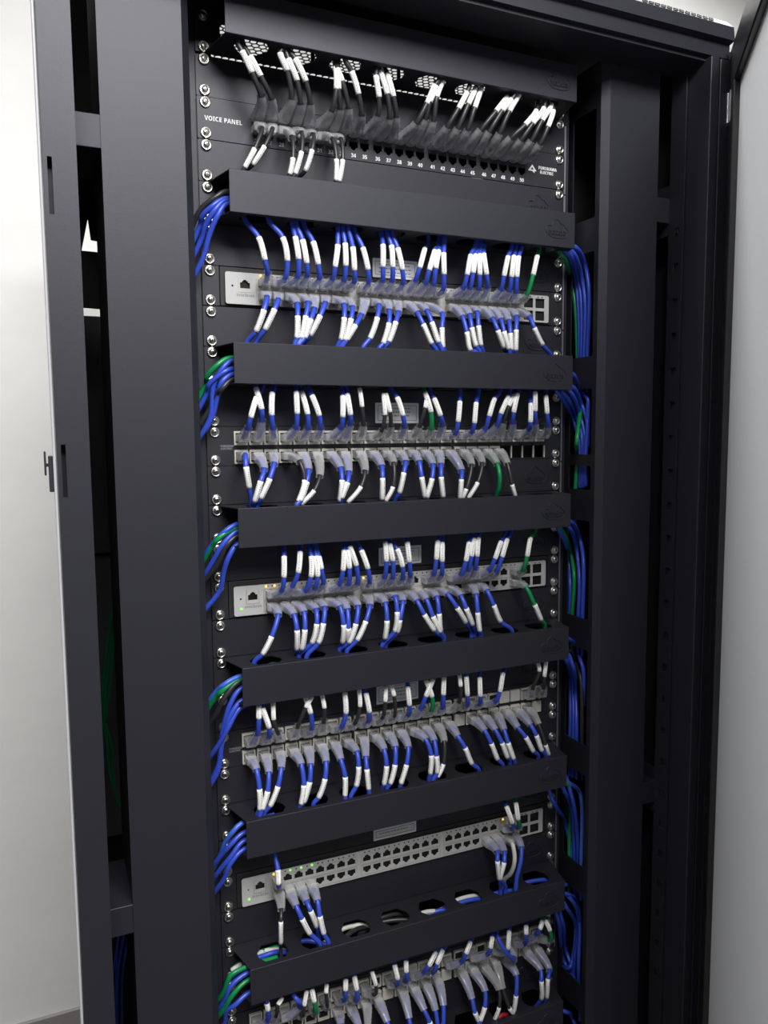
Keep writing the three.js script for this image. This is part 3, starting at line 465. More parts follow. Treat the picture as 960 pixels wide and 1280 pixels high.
// loose runs: [where, tray unit, colour, points]
const STRANDS = [
  ['L', 4, 'k', -179.8, 1853, 30, -219.8, 1853, 36, -231.3, 1845.6, 38, -246, 1833.5, 30, -262, 1798.5, 10, -295, 1738.5, -10],
  ['L', 4, 'b', -181.4, 1845.4, 30, -221.4, 1845.4, 36, -235.2, 1836, 38, -244.8, 1826.5, 30, -245.6, 1819.2, 22, -262, 1784.2, 10, -295, 1724.2, -10],
  ['L', 4, 'b', -180, 1844.2, 30, -220, 1844.2, 36, -233.2, 1831.7, 38, -241.4, 1817.7, 30, -244.6, 1805, 22, -262, 1770, 10, -295, 1710, -10],
  ['L', 4, 'b', -179, 1840.8, 30, -219, 1840.8, 36, -229.7, 1827.5, 38, -238.1, 1807.4, 30, -243.8, 1785, 22, -262, 1750, 10, -295, 1690, -10],
  ['L', 8, 'n', -182, 1678.4, 30, -222, 1678.4, 36, -235.7, 1669.9, 38, -244.9, 1658.3, 30, -244.3, 1652.4, 22, -262, 1617.4, 10, -295, 1557.4, -10],
  ['L', 8, 'b', -177.6, 1676.6, 30, -217.6, 1676.6, 36, -230.2, 1666.1, 38, -237.9, 1648.8, 30, -241.4, 1613.5, 22, -262, 1578.5, 10, -295, 1518.5, -10],
  ['L', 8, 'b', -177.9, 1667.3, 30, -217.9, 1667.3, 36, -228.6, 1662.9, 38, -242.7, 1650.3, 30, -243.4, 1641.9, 22, -262, 1606.9, 10, -295, 1546.9, -10],
  ['L', 8, 'b', -178, 1661.7, 30, -218, 1661.7, 36, -230.6, 1652.5, 38, -234.2, 1637.6, 30, -239.8, 1613.5, 22, -262, 1578.5, 10, -295, 1518.5, -10],
  ['L', 8, 'k', -178.2, 1656.1, 30, -218.2, 1656.1, 36, -230.8, 1645.3, 38, -234.9, 1639.2, 30, -240.2, 1625.7, 22, -262, 1590.7, 10, -295, 1530.7, -10],
  ['L', 12, 'b', -176.8, 1497.6, 30, -216.8, 1497.6, 36, -232.4, 1489.9, 38, -244, 1476, 30, -262, 1441, 10, -295, 1381, -10],
  ['L', 12, 'n', -180.7, 1492.8, 30, -220.7, 1492.8, 36, -240.1, 1482.2, 38, -244.8, 1473, 30, -262, 1438, 10, -295, 1378, -10],
  ['L', 12, 'b', -177, 1490.1, 30, -217, 1490.1, 36, -235.3, 1475.2, 38, -244.1, 1457.2, 30, -262, 1422.2, 10, -295, 1362.2, -10],
  ['L', 12, 'k', -177.1, 1484.6, 30, -217.1, 1484.6, 36, -230.4, 1474.8, 38, -239.2, 1454.3, 30, -262, 1419.3, 10, -295, 1359.3, -10],
  ['L', 12, 'b', -176.6, 1475.5, 30, -216.6, 1475.5, 36, -228.2, 1462.2, 38, -233.3, 1442.4, 30, -235.9, 1422.2, 22, -262, 1387.2, 10, -295, 1327.2, -10],
  ['L', 16, 'c', -180.7, 1324.5, 30, -220.7, 1324.5, 36, -237.3, 1318.6, 38, -244.3, 1309.7, 30, -262, 1274.7, 10, -295, 1214.7, -10],
  ['L', 16, 'n', -182, 1321.1, 30, -222, 1321.1, 36, -239.9, 1311.5, 38, -245.2, 1303.1, 30, -262, 1268.1, 10, -295, 1208.1, -10],
  ['L', 16, 'k', -179.6, 1319.3, 30, -219.6, 1319.3, 36, -237.7, 1303.7, 38, -244.3, 1285.9, 30, -262, 1250.9, 10, -295, 1190.9, -10],
  ['L', 16, 'b', -177.4, 1311, 30, -217.4, 1311, 36, -230.6, 1296.4, 38, -239.6, 1259.9, 30, -243.7, 1214.2, 22, -262, 1179.2, 10, -295, 1119.2, -10],
  ['L', 16, 'b', -177.3, 1296.9, 30, -217.3, 1296.9, 36, -230.9, 1282.7, 38, -239.9, 1249.8, 30, -244.6, 1216.9, 22, -262, 1181.9, 10, -295, 1121.9, -10],
  ['L', 16, 'b', -179.2, 1288.6, 30, -219.2, 1288.6, 36, -233.8, 1269.3, 38, -243.7, 1247.9, 30, -262, 1212.9, 10, -295, 1152.9, -10],
  ['L', 20, 'c', -181.7, 1151, 30, -221.7, 1152.1, 36, -232, 1145.8, 38, -240.2, 1130.1, 30, -244.3, 1111.9, 22, -262, 1076.9, 10, -295, 1016.9, -10],
  ['L', 20, 'b', -180.9, 1139.9, 30, -220.9, 1139.9, 36, -234.8, 1131, 38, -244.2, 1116.7, 30, -262, 1081.7, 10, -295, 1021.7, -10],
  ['L', 20, 'b', -181.1, 1129.9, 30, -221.1, 1129.9, 36, -235.2, 1116.7, 38, -245.9, 1100, 30, -262, 1065, 10, -295, 1005, -10],
  ['L', 20, 'b', -181.4, 1119.9, 30, -221.4, 1119.9, 36, -235.4, 1109.2, 38, -243.4, 1085.5, 30, -262, 1050.5, 10, -295, 990.5, -10],
  ['L', 24, 'n', -182, 973.2, 30, -222, 976.2, 36, -239.2, 973.1, 38, -247.3, 948.3, 30, -262, 913.3, 10, -295, 853.3, -10],
  ['L', 24, 'b', -182, 968, 30, -222, 968, 36, -239.5, 959.9, 38, -246.6, 937.6, 30, -262, 902.6, 10, -295, 842.6, -10],
  ['L', 24, 'n', -181.9, 958.3, 30, -221.9, 958.3, 36, -237.4, 948.8, 38, -246.9, 928.1, 30, -262, 893.1, 10, -295, 833.1, -10],
  ['L', 24, 'b', -181.1, 942.3, 30, -221.1, 942.3, 36, -235.3, 935.2, 38, -244.1, 923.8, 30, -245.4, 903.9, 22, -262, 868.9, 10, -295, 808.9, -10],
  ['R', 4, 'n', 164.3, 1850.2, 26, 204.3, 1837.7, 28, 216.3, 1822.2, 34, 268, 1806.7, -16.8, 272, 1772.4, -11.6, 276, 1694.9, -9.9, 280, 1644.9, -13.9],
  ['R', 4, 'b', 169.1, 1850.2, 26, 209.1, 1837.7, 28, 221.1, 1827.3, 34, 268, 1808.3, -7.2, 272, 1771.3, -4.7, 276, 1694.5, -5.2, 280, 1644.5, -9.2],
  ['R', 4, 'b', 183.8, 1850.2, 26, 223.8, 1839.7, 28, 235.8, 1835.7, 34, 268, 1819.2, 13.9, 272, 1780.9, 18.2, 276, 1693.9, 11, 280, 1643.9, 7],
  ['R', 4, 'b', 174.1, 1850.2, 26, 214.1, 1837.7, 28, 226.1, 1827.7, 34, 268, 1803.7, -0.3, 272, 1768.6, 2.1, 276, 1695, -1.1, 280, 1645, -5.1],
  ['R', 4, 'b', 180, 1850.2, 26, 220, 1837.7, 28, 232, 1829, 34, 268, 1802.3, 7.7, 272, 1767.4, 10.2, 276, 1694.5, 4.3, 280, 1644.5, 0.3],
  ['R', 8, 'b', 181.8, 1672.4, 26, 221.8, 1677.1, 28, 233.8, 1673.1, 34, 268, 1653.1, 7.5, 268, 1640.5, 23.9, 268, 1627, 24.7, 272, 1577, 20.7],
  ['R', 8, 'b', 182.2, 1672.4, 26, 222.2, 1660, 28, 234.2, 1656, 34, 268, 1634.3, 10.7, 268, 1611.9, 23.3, 268, 1573, 21.6, 272, 1523, 17.6],
  ['R', 8, 'b', 161.3, 1672.4, 26, 201.3, 1659.9, 28, 213.3, 1645.9, 34, 268, 1616, -8.1, 268, 1588.3, 6.4, 268, 1569.4, 9.6, 272, 1519.4, 5.6],
  ['R', 8, 'b', 169.3, 1672.4, 26, 209.3, 1659.9, 28, 221.3, 1646, 34, 268, 1619.3, 0.1, 268, 1588.3, 13.2, 268, 1569.5, 15, 272, 1519.5, 11],
  ['R', 8, 'b', 179.2, 1672.4, 26, 219.2, 1659.9, 28, 231.2, 1649.4, 34, 268, 1619, 8.3, 268, 1588.3, 19.9, 268, 1571.2, 19, 272, 1521.2, 15],
  ['R', 8, 'n', 273, 1633.5, 4, 243, 1583.5, 34, 268, 1567.6, 2.5, 268, 1546.8, 2.5, 268, 1511.8, 0, 272, 1461.8, -4],
  ['R', 12, 'b', 181.1, 1494.6, 26, 221.1, 1482.1, 28, 233.1, 1478, 34, 276, 1446.3, 1.9, 268, 1416.4, 20.6, 268, 1332.4, 20.2, 272, 1282.4, 16.2],
  ['R', 12, 'b', 179.4, 1494.6, 26, 219.4, 1482.1, 28, 231.4, 1470.2, 34, 276, 1432.1, -5.6, 268, 1388.9, 12.6, 268, 1330.4, 11, 272, 1280.4, 7],
  ['R', 12, 'n', 168, 1494.6, 26, 208, 1482.1, 28, 220, 1466.1, 34, 276, 1423.6, -18.7, 268, 1393.5, 0.5, 268, 1330.7, -3.3, 272, 1280.7, -7.3],
  ['R', 12, 'b', 166.2, 1494.6, 26, 206.2, 1482.1, 28, 218.2, 1463.1, 34, 276, 1416.1, -23.9, 268, 1378.6, -8.1, 268, 1333, -8.1, 272, 1283, -12.1],
  ['R', 16, 'b', 181.1, 1316.8, 26, 221.1, 1320.5, 28, 233.1, 1316.5, 34, 276, 1288.1, -1.6, 268, 1276.3, 18.3, 268, 1262.3, 24.8, 272, 1212.3, 20.8],
  ['R', 16, 'k', 180.3, 1316.8, 26, 220.3, 1304.3, 28, 232.3, 1300.3, 34, 276, 1269.3, -4.2, 268, 1250.7, 19, 268, 1152.5, 23.9, 272, 1102.5, 19.9],
  ['R', 16, 'b', 178.2, 1316.8, 26, 218.2, 1304.3, 28, 230.2, 1287.1, 34, 276, 1239.5, -16.2, 268, 1183.6, -2.8, 268, 1148.5, -3.5, 272, 1098.5, -7.5],
  ['R', 16, 'b', 189.9, 1316.8, 26, 229.9, 1304.3, 28, 241.9, 1278, 34, 276, 1223.2, -2.5, 268, 1188.1, 10.7, 268, 1150, 11.6, 272, 1100, 7.6],
  ['R', 16, 'b', 182.8, 1316.8, 26, 222.8, 1304.3, 28, 234.8, 1288.5, 34, 276, 1231.2, -9.6, 268, 1186, 4.5, 268, 1149.3, 4.4, 272, 1099.3, 0.4],
  ['R', 20, 'c', 184.2, 1139, 26, 224.2, 1126.5, 28, 236.2, 1112.7, 34, 272, 1083.1, 14.1, 276, 1062.8, 16, 268, 973.7, 26.4, 272, 923.7, 22.4],
  ['R', 20, 'n', 184.2, 1139, 26, 224.2, 1126.5, 28, 236.2, 1109.9, 34, 272, 1054.1, -5.4, 276, 1005.7, -11.8, 268, 965.1, -1.2, 272, 915.1, -5.2],
  ['R', 20, 'b', 177.8, 1139, 26, 217.8, 1126.5, 28, 229.8, 1102.7, 34, 272, 1041.6, -0.5, 276, 961.9, 2.1, 280, 911.9, -1.9],
  ['R', 20, 'b', 191.1, 1139, 26, 231.1, 1126.5, 28, 243.1, 1091.7, 34, 272, 1017.7, 11.3, 276, 962.9, 9.7, 280, 912.9, 5.7],
  ['R', 20, 'b', 158.5, 1139, 26, 198.5, 1126.5, 28, 210.5, 1092.6, 34, 272, 1019.5, -16.1, 276, 973.6, -4.1, 280, 923.6, -8.1],
  ['R', 24, 'b', 185.4, 961.2, 26, 225.4, 951.8, 28, 237.4, 947.8, 34, 276, 908.8, 8.8, 276, 877.3, 16.3, 268, 833.9, 24.6, 272, 783.9, 20.6],
  ['R', 24, 'b', 185.8, 961.2, 26, 225.8, 948.7, 28, 237.8, 927.5, 34, 276, 871.1, 6.1, 276, 815.4, -0.3, 268, 808, 3.4, 268, 795.9, -19.8, 272, 791, -64.9],
  ['R', 24, 'b', 171.1, 961.2, 26, 211.1, 948.7, 28, 223.1, 914.1, 34, 276, 801.9, -21.2, 276, 792.7, -2.1, 268, 788.8, 28.8, 272, 738.8, 24.8],
  ['R', 24, 'b', 177.7, 961.2, 26, 217.7, 948.7, 28, 229.7, 912.3, 34, 276, 820.8, -15.9, 276, 800.3, 0, 280, 750.3, -4],
  ['R', 24, 'b', 193.9, 961.2, 26, 233.9, 948.7, 28, 245.9, 936.9, 34, 276, 881.3, 13.1, 276, 809.3, 4.4, 280, 759.3, 0.4],
  ['R', 28, 'b', 188.5, 783.4, 26, 228.5, 772.3, 28, 240.5, 768.3, 34, 276, 722.9, 1.9, 276, 715.8, 11.3, 280, 665.8, 7.3],
  ['T', 24, 'n', -232, 958.2, 8, -202.5, 970.2, 8, -189.5, 970.2, 8, -172.2, 970.2, 8.4, -142.7, 958.2, 13.8],
  ['T', 24, 'b', -234.7, 958.2, 20.1, -204.8, 970.2, 17.9, -192.9, 970.2, 16.6, -179.5, 970.2, 16, -149.6, 958.2, 13.8],
  ['T', 24, 'w', -233, 958.2, 9.8, -203, 970.2, 11.2, -192.3, 970.2, 8, -178.5, 970.2, 12.4, -148.5, 958.2, 13.9],
  ['T', 24, 'b', -176.4, 958.2, 8, -148.6, 970.2, 9.4, -130.3, 970.2, 16.9, -102.6, 958.2, 28.3],
  ['T', 24, 'w', -116.1, 958.2, 8, -89.4, 970.2, 8, -74.8, 970.2, 8, -60.3, 970.2, 11.8, -33.5, 958.2, 25.4],
  ['T', 24, 'k', -120.5, 958.2, 36.2, -92.7, 970.2, 24.9, -69.1, 970.2, 15.3, -41.3, 958.2, 8],
  ['T', 24, 'k', -69.8, 958.2, 8, -39.9, 970.2, 8, -14.5, 970.2, 8, 15.4, 958.2, 8],
  ['T', 24, 'k', -67.1, 958.2, 8, -38.4, 970.2, 16.1, -6, 970.2, 25.9, 22.7, 958.2, 34.6],
  ['T', 24, 'w', -14.1, 958.2, 15.7, 15.5, 970.2, 20.5, 33.1, 970.2, 23.5, 62.7, 958.2, 28.3],
  ['T', 24, 'b', 6.5, 958.2, 17.9, 35.7, 970.2, 24.6, 47.2, 970.2, 27.3, 76.4, 958.2, 34],
  ['T', 24, 'w', 40.8, 958.2, 11.7, 70.7, 970.2, 14.2, 102.8, 970.2, 16.8, 132.7, 958.2, 19.3],
  ['T', 24, 'b', 36.6, 958.2, 19.2, 66.5, 970.2, 21.9, 104.6, 970.2, 25.3, 134.4, 958.2, 28],
  ['T', 24, 'b', 93.5, 958.2, 18.2, 123.1, 970.2, 22.8, 154.7, 970.2, 27.7, 184.4, 958.2, 32.3],
  ['T', 24, 'b', 145.7, 958.2, 13, 175.3, 970.2, 18.2, 210.8, 970.2, 24.5, 240.3, 958.2, 29.7],
  ['T', 16, 'n', -201.9, 1313.8, 8, -172, 1325.8, 8, -155.1, 1325.8, 8, -125.1, 1313.8, 8],
  ['G', 0, 'n', -306.2, 1354.5, -450, -319.8, 1295.5, -450, -331.4, 1222.8, -450, -339.7, 1142.5, -450, -339.9, 1046.4, -450],
  ['G', 0, 'n', -303.2, 1334.2, -450, -318.6, 1261.8, -450, -330.1, 1195.6, -450, -336.5, 1128.4, -450],
  ['G', 0, 'n', -309, 1314.6, -450, -320.2, 1221.4, -450, -327.4, 1168, -450, -334, 1128, -450],
  ['G', 0, 'n', -334.3, 1121.2, -450, -325.9, 1078.5, -450, -326.3, 1036.9, -450, -321.9, 987.1, -450],
  ['G', 0, 'n', -337.8, 1128.6, -450, -333.2, 1086.6, -450, -330.4, 1030.7, -450, -317.4, 972.1, -450],
  ['G', 0, 'B', -325.7, 759.8, -450, -338.8, 690.9, -450, -343.7, 633.9, -450, -344.6, 545.5, -450],
  ['G', 0, 'B', -317.9, 757.7, -450, -331.1, 688.6, -450, -335.9, 631.4, -450, -336.8, 542.8, -450],
  ['G', 0, 'B', -311.7, 748.7, -450, -323.3, 686.3, -450, -328.2, 628.9, -450, -329, 540.1, -450],
  ['G', 0, 'B', -329.8, 753.7, -450, -335.2, 682.5, -450, -339.1, 617.7, -450, -340.7, 544.1, -450],
  ['T', 28, 'r', 128, 792.7, 30, 134.1, 795.3, 30, 144.2, 792.9, 30],
];

// ---------------------------------------------------------------- the room
const RX0 = -3.8, RX1 = 4.0, RZ0 = -1.25, RZ1 = 5.0;
struct('floor', box(RX0 - .1, RX1 + .1, -.1, 0, RZ0 - .1, RZ1 + .1), M.floor);
struct('ceiling', box(RX0 - .1, RX1 + .1, CEIL, CEIL + .1, RZ0 - .1, RZ1 + .1), M.ceiling);
struct('wall_back', box(RX0, RX1, 0, CEIL, RZ0 - .1, RZ0), M.wall);
struct('wall_front', box(RX0, RX1, 0, CEIL, RZ1, RZ1 + .1), M.farWall);
struct('wall_left', box(RX0 - .1, RX0, 0, CEIL, RZ0, RZ1), M.wall);
struct('wall_right', box(RX1, RX1 + .1, 0, CEIL, RZ0, RZ1), M.farWall);
struct('baseboard_back', box(RX0, RX1, 0, .07, RZ0, RZ0 + .012, .002), M.baseboard);
LAMPS.forEach(([x, y, z, w, d, L], i) => {
  const t = thing('ceiling_light', ['flat white suspended panel light in front of the cabinet', 'flat white ceiling panel light above the back of the cabinet', 'flat white ceiling panel light behind the open door'][i], 'ceiling light', [x, y, z], 'ceiling panel lights');
  part('frame', merge([box(-w / 2 - .02, w / 2 + .02, -.03, 0, -d / 2 - .02, -d / 2), box(-w / 2 - .02, w / 2 + .02, -.03, 0, d / 2, d / 2 + .02), box(-w / 2 - .02, -w / 2, -.03, 0, -d / 2, d / 2), box(w / 2, w / 2 + .02, -.03, 0, -d / 2, d / 2)]), M.print, t);
  part('diffuser', box(-w / 2, w / 2, -.024, -.012, -d / 2, d / 2), std(lin(.9, .9, .9), .6, { emissive: lin(1, .99, .97), emissiveIntensity: 1.5 }), t);
  if (y < CEIL) for (const s of [-1, 1]) part('hanger', new THREE.CylinderGeometry(.004, .004, CEIL - y, 8).translate(s * w * .4, (CEIL - y) / 2, 0), M.alu, t);
  const a = new THREE.RectAreaLight(lin(1, .985, .965), L, w, d); a.position.set(0, -.032, 0); a.lookAt(x, -10, z); a.rotation.set(-Math.PI / 2, 0, 0); t.add(a);
});

// ---------------------------------------------------------------- the cabinet
const U = 44.45 * MM, Y0 = 2.05;
const ut = k => Y0 - U * k;
const cab = thing('server_cabinet', 'tall black steel network cabinet with its door swung open', 'cabinet');
{
  // front posts
  const slot = (y0, y1) => rectPath(-.3965, -.3925, y0, y1);
  part('front_post', merge([plate(-.4, -.372, 0, 2.06, .1185, .0035, [slot(1.79, 1.839), slot(1.54, 1.588)]), box(-.400, -.397, 0, 2.06, .06, .1185), box(-.3745, -.372, 0, 2.06, .06, .1185), box(-.397, -.3745, 0, 2.06, .106, .109)]), M.black, cab);
  part('front_post', merge([box(.3715, .3855, 0, 2.06, .06, .122, .0015), box(.3885, .402, 0, 2.06, .06, .1205, .0015), box(.3855, .3885, 0, 2.06, .06, .108)]), M.black, cab);
  part('hinge_strip', box(.4005, .440, .02, 2.075, .088, .113, .001), M.black, cab);
  part('edge_seal', box(-.4036, -.4010, 0, 2.085, .108, .1215, .0012), std(lin(.42, .42, .45), 0.35), cab, 'pale grey edge strip');
  // side panels, base, roof
  part('side_panel', box(-.389, -.386, .02, 2.09, -.84, .062), M.black, cab);
  part('side_panel', box(.402, .406, .02, 2.09, -.84, .100), M.black, cab);
  part('base', box(-.389, .402, .0, .09, -.84, .10), M.black, cab);
  const latch = part('side_latch', box(-.4075, -.4034, 1.545, 1.578, .108, .118, .001), M.black, cab); part('latch_key', box(-.4110, -.4092, 1.56, 1.582, .110, .116, .0008), M.dark, latch); part('latch_pin', box(-.4094, -.4070, 1.568, 1.571, .111, .114), M.dark, latch);
  const prof = new THREE.Shape([[.060, 2.057], [.112, 2.057], [.112, 2.062], [.118, 2.062], [.118, 2.079], [.126, 2.081], [.124, 2.098], [.112, 2.110], [.06, 2.113], [.06, 2.108], [.108, 2.104], [.108, 2.082], [.06, 2.082]].map(p => new THREE.Vector2(...p)));
  const hd = new THREE.ExtrudeGeometry(prof, { depth: .812, bevelEnabled: false }); hd.rotateY(-Math.PI / 2); hd.scale(1, 1, 1); hd.translate(.405, 0, 0);
  const header = part('header', hd, M.black, cab);
  const vh = []; for (let r = 0; r < 2; r++) for (let i = 0; i < 12; i++) { const b = box(-.003, .003, -.0006, .0006, -.0016, .0016); b.rotateX(.785); b.translate(.265 + i * .0095 + r * .0047, 2.1015 + r * .0045, .1208 - r * .0045); vh.push(b); }
  part('vent_slots', merge(vh), M.dark, header);
  const roofShape = new THREE.Shape(rectPath(-.389, .405, -.06, .84).getPoints()); roofShape.holes = [rectPath(-.23, .225, .115, .268)];
  const rf = new THREE.ExtrudeGeometry(roofShape, { depth: .003, bevelEnabled: false }); rf.rotateX(-Math.PI / 2); rf.translate(0, 2.108, 0);
  const roof = part('roof', rf, M.black, cab);
  const hexes = [], R = .0056, r = .0046;
  const ring = new THREE.Shape(), hole = new THREE.Path();
  for (let i = 0; i < 6; i++) { const a = Math.PI / 6 + i * Math.PI / 3; ring[i ? 'lineTo' : 'moveTo'](R * 1.02 * Math.cos(a), R * 1.02 * Math.sin(a)); }
  for (let i = 0; i < 6; i++) { const a = Math.PI / 6 - i * Math.PI / 3; hole[i ? 'lineTo' : 'moveTo'](r * Math.cos(a), r * Math.sin(a)); }
  ring.holes = [hole];
  const hx = new THREE.ExtrudeGeometry(ring, { depth: .0008, bevelEnabled: false }); hx.rotateX(-Math.PI / 2);
  const px = R * Math.sqrt(3), pz = R * 1.5;
  for (let j = 0; j * pz < .155; j++) for (let i = 0; i * px < .456; i++) hexes.push(hx.clone().translate(-.229 + i * px + (j % 2) * px / 2, 2.109, -.117 - j * pz));
  part('vent_mesh', merge(hexes), M.black, roof);
  // rear panel with two gaps that let the white wall show
  part('rear_panel', plate(-.389, .402, .05, 2.108, -.815, .003, [poly([[-.304, 2.027], [-.300, 1.987], [-.262, 1.983], [-.262, 1.964], [-.318, 1.965]]), poly([[-.335, 1.854], [-.262, 1.852], [-.262, 1.837], [-.335, 1.835]])]), M.dark, cab);
  part('inner_side_plate', box(-.372, -.268, 1.366, 1.828, -.812, -.74, .003), M.inner, cab);
  part('inner_side_plate', box(-.372, -.268, .80, 1.360, -.812, -.70, .003), M.inner, cab);
  // brackets between posts and rails
  for (const s of [-1, 1]) for (const y of [1.872, 1.068]) {
    const xs = [s * .345, s * .372].sort((a, b) => a - b);
    part('bracket', merge([box(xs[0], xs[1], y, y + .032, -.04, .06, .001), box(s < 0 ? -.372 : .3695, s < 0 ? -.3695 : .372, y - .016, y + .05, -.02, .075, .001)]), M.black, cab);
  }
  const fl = []; for (let i = 0; i < 24; i++) fl.push(rectPath(.070, .079, .80 + i * .0453 * 1.0 + .01, .80 + i * .0453 + .021));
  const flange = plate(.060, .085, .1, 2.05, 0, .002, fl); flange.rotateY(-Math.PI / 2); flange.translate(.370, 0, 0);
  part('hole_flange', flange, M.black, cab);
  part('roof_bolt', new THREE.CylinderGeometry(.005, .005, .012, 12).translate(.315, 2.072, .03), M.black, cab);
  // mounting rails
  for (const s of [-1, 1]) {
    const a = [s * .2235, s * .2505].sort((p, q) => p - q), b = [s * .2485, s * .2505].sort((p, q) => p - q);
    const rail = part('mounting_rail', merge([box(a[0], a[1], .09, 2.08, -.0045, -.0025), box(b[0], b[1], .09, 2.08, -.07, -.0045)]), M.black, cab);
    const e = [s * .2420, s * .2448].sort((p, q) => p - q);
    if (s > 0) for (let k = 0; k < 13; k++) { const y1 = ut(k * 2 + 1) - .006, y0 = ut(k * 2 + 3) - .004; part('rail_edge', box(e[0], e[1], y0, y1, -.0026, -.0005), M.alu, rail, 'bare metal rail edge'); }
    part('rear_rail', box(a[0], a[1], .09, 2.08, -.62, -.6), M.black, cab);
  }
  // the glass door, hinged on the right and swung half open
  const doorAngle = 50 * Math.PI / 180, L = .74;
  const d = new THREE.Group(); d.name = 'door'; d.position.set(.408, 0, .1255); d.rotation.y = Math.PI - 0 + doorAngle; cab.add(d);
  d.userData.label = 'black framed door with grey pane';
  // local +x runs from the hinge to the handle side
  part('door_frame', merge([box(-.004, .034, .06, 2.072, -.018, .006, .002), box(L - .034, L, .06, 2.072, -.018, .006, .002), box(.034, L - .034, 2.022, 2.072, -.018, .006, .002), box(.034, L - .034, .06, .11, -.018, .006, .002)]), M.gloss, d);
  part('glass_pane', box(.034, L - .034, .11, 2.022, -.006, -.002), M.glass, d, 'grey translucent door pane');
  part('hinge', merge([new THREE.CylinderGeometry(.0016, .0016, .036, 10).translate(.000, 2.002, .0075), box(-.004, .012, 1.982, 2.02, .003, .0068, .001)]), M.alu, d);
  part('hinge_screw', new THREE.SphereGeometry(.0032, 10, 8).translate(-.006, 1.985, .009), M.alu, d);
}

// ---------------------------------------------------------------- vertical cable channels beside the rack
function channel(s, label) {
  const t = thing('vertical_cable_channel', label, 'cable channel', [s * .3015, .09, 0], 'vertical cable channels');
  const H = 1.975, X = v => s * v;         // local x: from the rack side (-) to the outer side (+)
  const bx = (x0, x1, ...r) => { const a = [X(x0), X(x1)].sort((p, q) => p - q); return box(a[0], a[1], ...r); };
  const inner = -.0405, outer = .0435;
  // inner wall with windows between the trays
  const holes = [];
  for (let k = 0; k < 44; k += 4) {
    const top = ut(k + 1) + .004 - .09, bot = ut(k + 4) + .002 - .09; if (bot < .03) break;
    if (k === 8) { holes.push(rectPath(-.004, .043, 1.566 - .09, top, .003), rectPath(-.004, .043, bot, 1.551 - .09, .003)); } else holes.push(rectPath(-.004, .043, bot, Math.min(top, H - .03), .003));
  }
  const w = plate(-.055, .0485, 0, H, 0, .0016, holes); w.rotateY(-Math.PI / 2); w.translate(X(inner), 0, 0);
  part('window_wall', w, M.panel, t);
  part('back_wall', bx(inner + .002, outer - .002, 0, H, -.056, -.054), M.dark, t);
  part('outer_wall', bx(outer - .0016, outer, 0, H, -.055, .0485), M.panel, t);
  part('top_plate', bx(inner + .002, outer - .002, H - .003, H - .0015, -.054, .049), M.black, t);
  const prof = [[inner - .003, .0495], [inner - .003, .0535], [inner + .005, .0615], [outer + .001, .0615], [outer + .001, .0495], [outer - .0006, .0495], [outer - .0006, .0595], [inner + .0058, .0595], [inner - .0014, .0528], [inner - .0014, .0495]].map(([x, z]) => new THREE.Vector2(X(x), -z));
  const cv = new THREE.ExtrudeGeometry(new THREE.Shape(prof), { depth: H, bevelEnabled: false }); cv.rotateX(-Math.PI / 2);
  part('cover', cv, M.black, t);
}
channel(-1, 'black vertical cable channel with smooth cover left of the rack');
channel(1, 'black vertical cable channel with smooth cover right of the rack');

// ---------------------------------------------------------------- rack units
const ORD = ['zeroth', 'first', 'second', 'third', 'fourth', 'fifth', 'sixth', 'seventh', 'eighth', 'ninth', 'tenth', 'eleventh', 'twelfth', 'thirteenth', 'fourteenth', 'fifteenth', 'sixteenth', 'seventeenth', 'eighteenth', 'nineteenth', 'twentieth', 'twenty-first', 'twenty-second', 'twenty-third', 'twenty-fourth', 'twenty-fifth'];
const screwGeo = (() => {
  const wash = new THREE.LatheGeometry([[.0001, .0006], [.0036, .0008], [.0046, .0022], [.0056, .0019], [.0060, .0002], [.0060, 0]].map(p => new THREE.Vector2(...p)), 16);
  const head = new THREE.LatheGeometry([[.0038, .0004], [.0038, .0026], [.0031, .0038], [.0017, .0044], [.0001, .0045]].map(p => new THREE.Vector2(...p)), 14);
  const c1 = new THREE.BoxGeometry(.0036, .0006, .0008).translate(0, .0043, 0), c2 = new THREE.BoxGeometry(.0008, .0006, .0036).translate(0, .0043, 0);
  const paint = (g, v) => { const q = g.index ? g.toNonIndexed() : g; q.setAttribute('color', new THREE.Float32BufferAttribute(new Float32Array(q.attributes.position.count * 3).fill(v), 3)); return q; };
  const g = mergeGeometries([paint(wash, 1), paint(head, 1), paint(c1, .06), paint(c2, .06)]); g.rotateX(Math.PI / 2); return g;
})();
function screws(t, z = .0012) {
  for (const x of [-.2325, .2325]) for (const y of [-6.35, -38.1]) {
    const m = part('screw', screwGeo, M.steel, t); m.position.set(x, U + y * MM, z); m.rotation.z = rnd() * 3;
  }
}
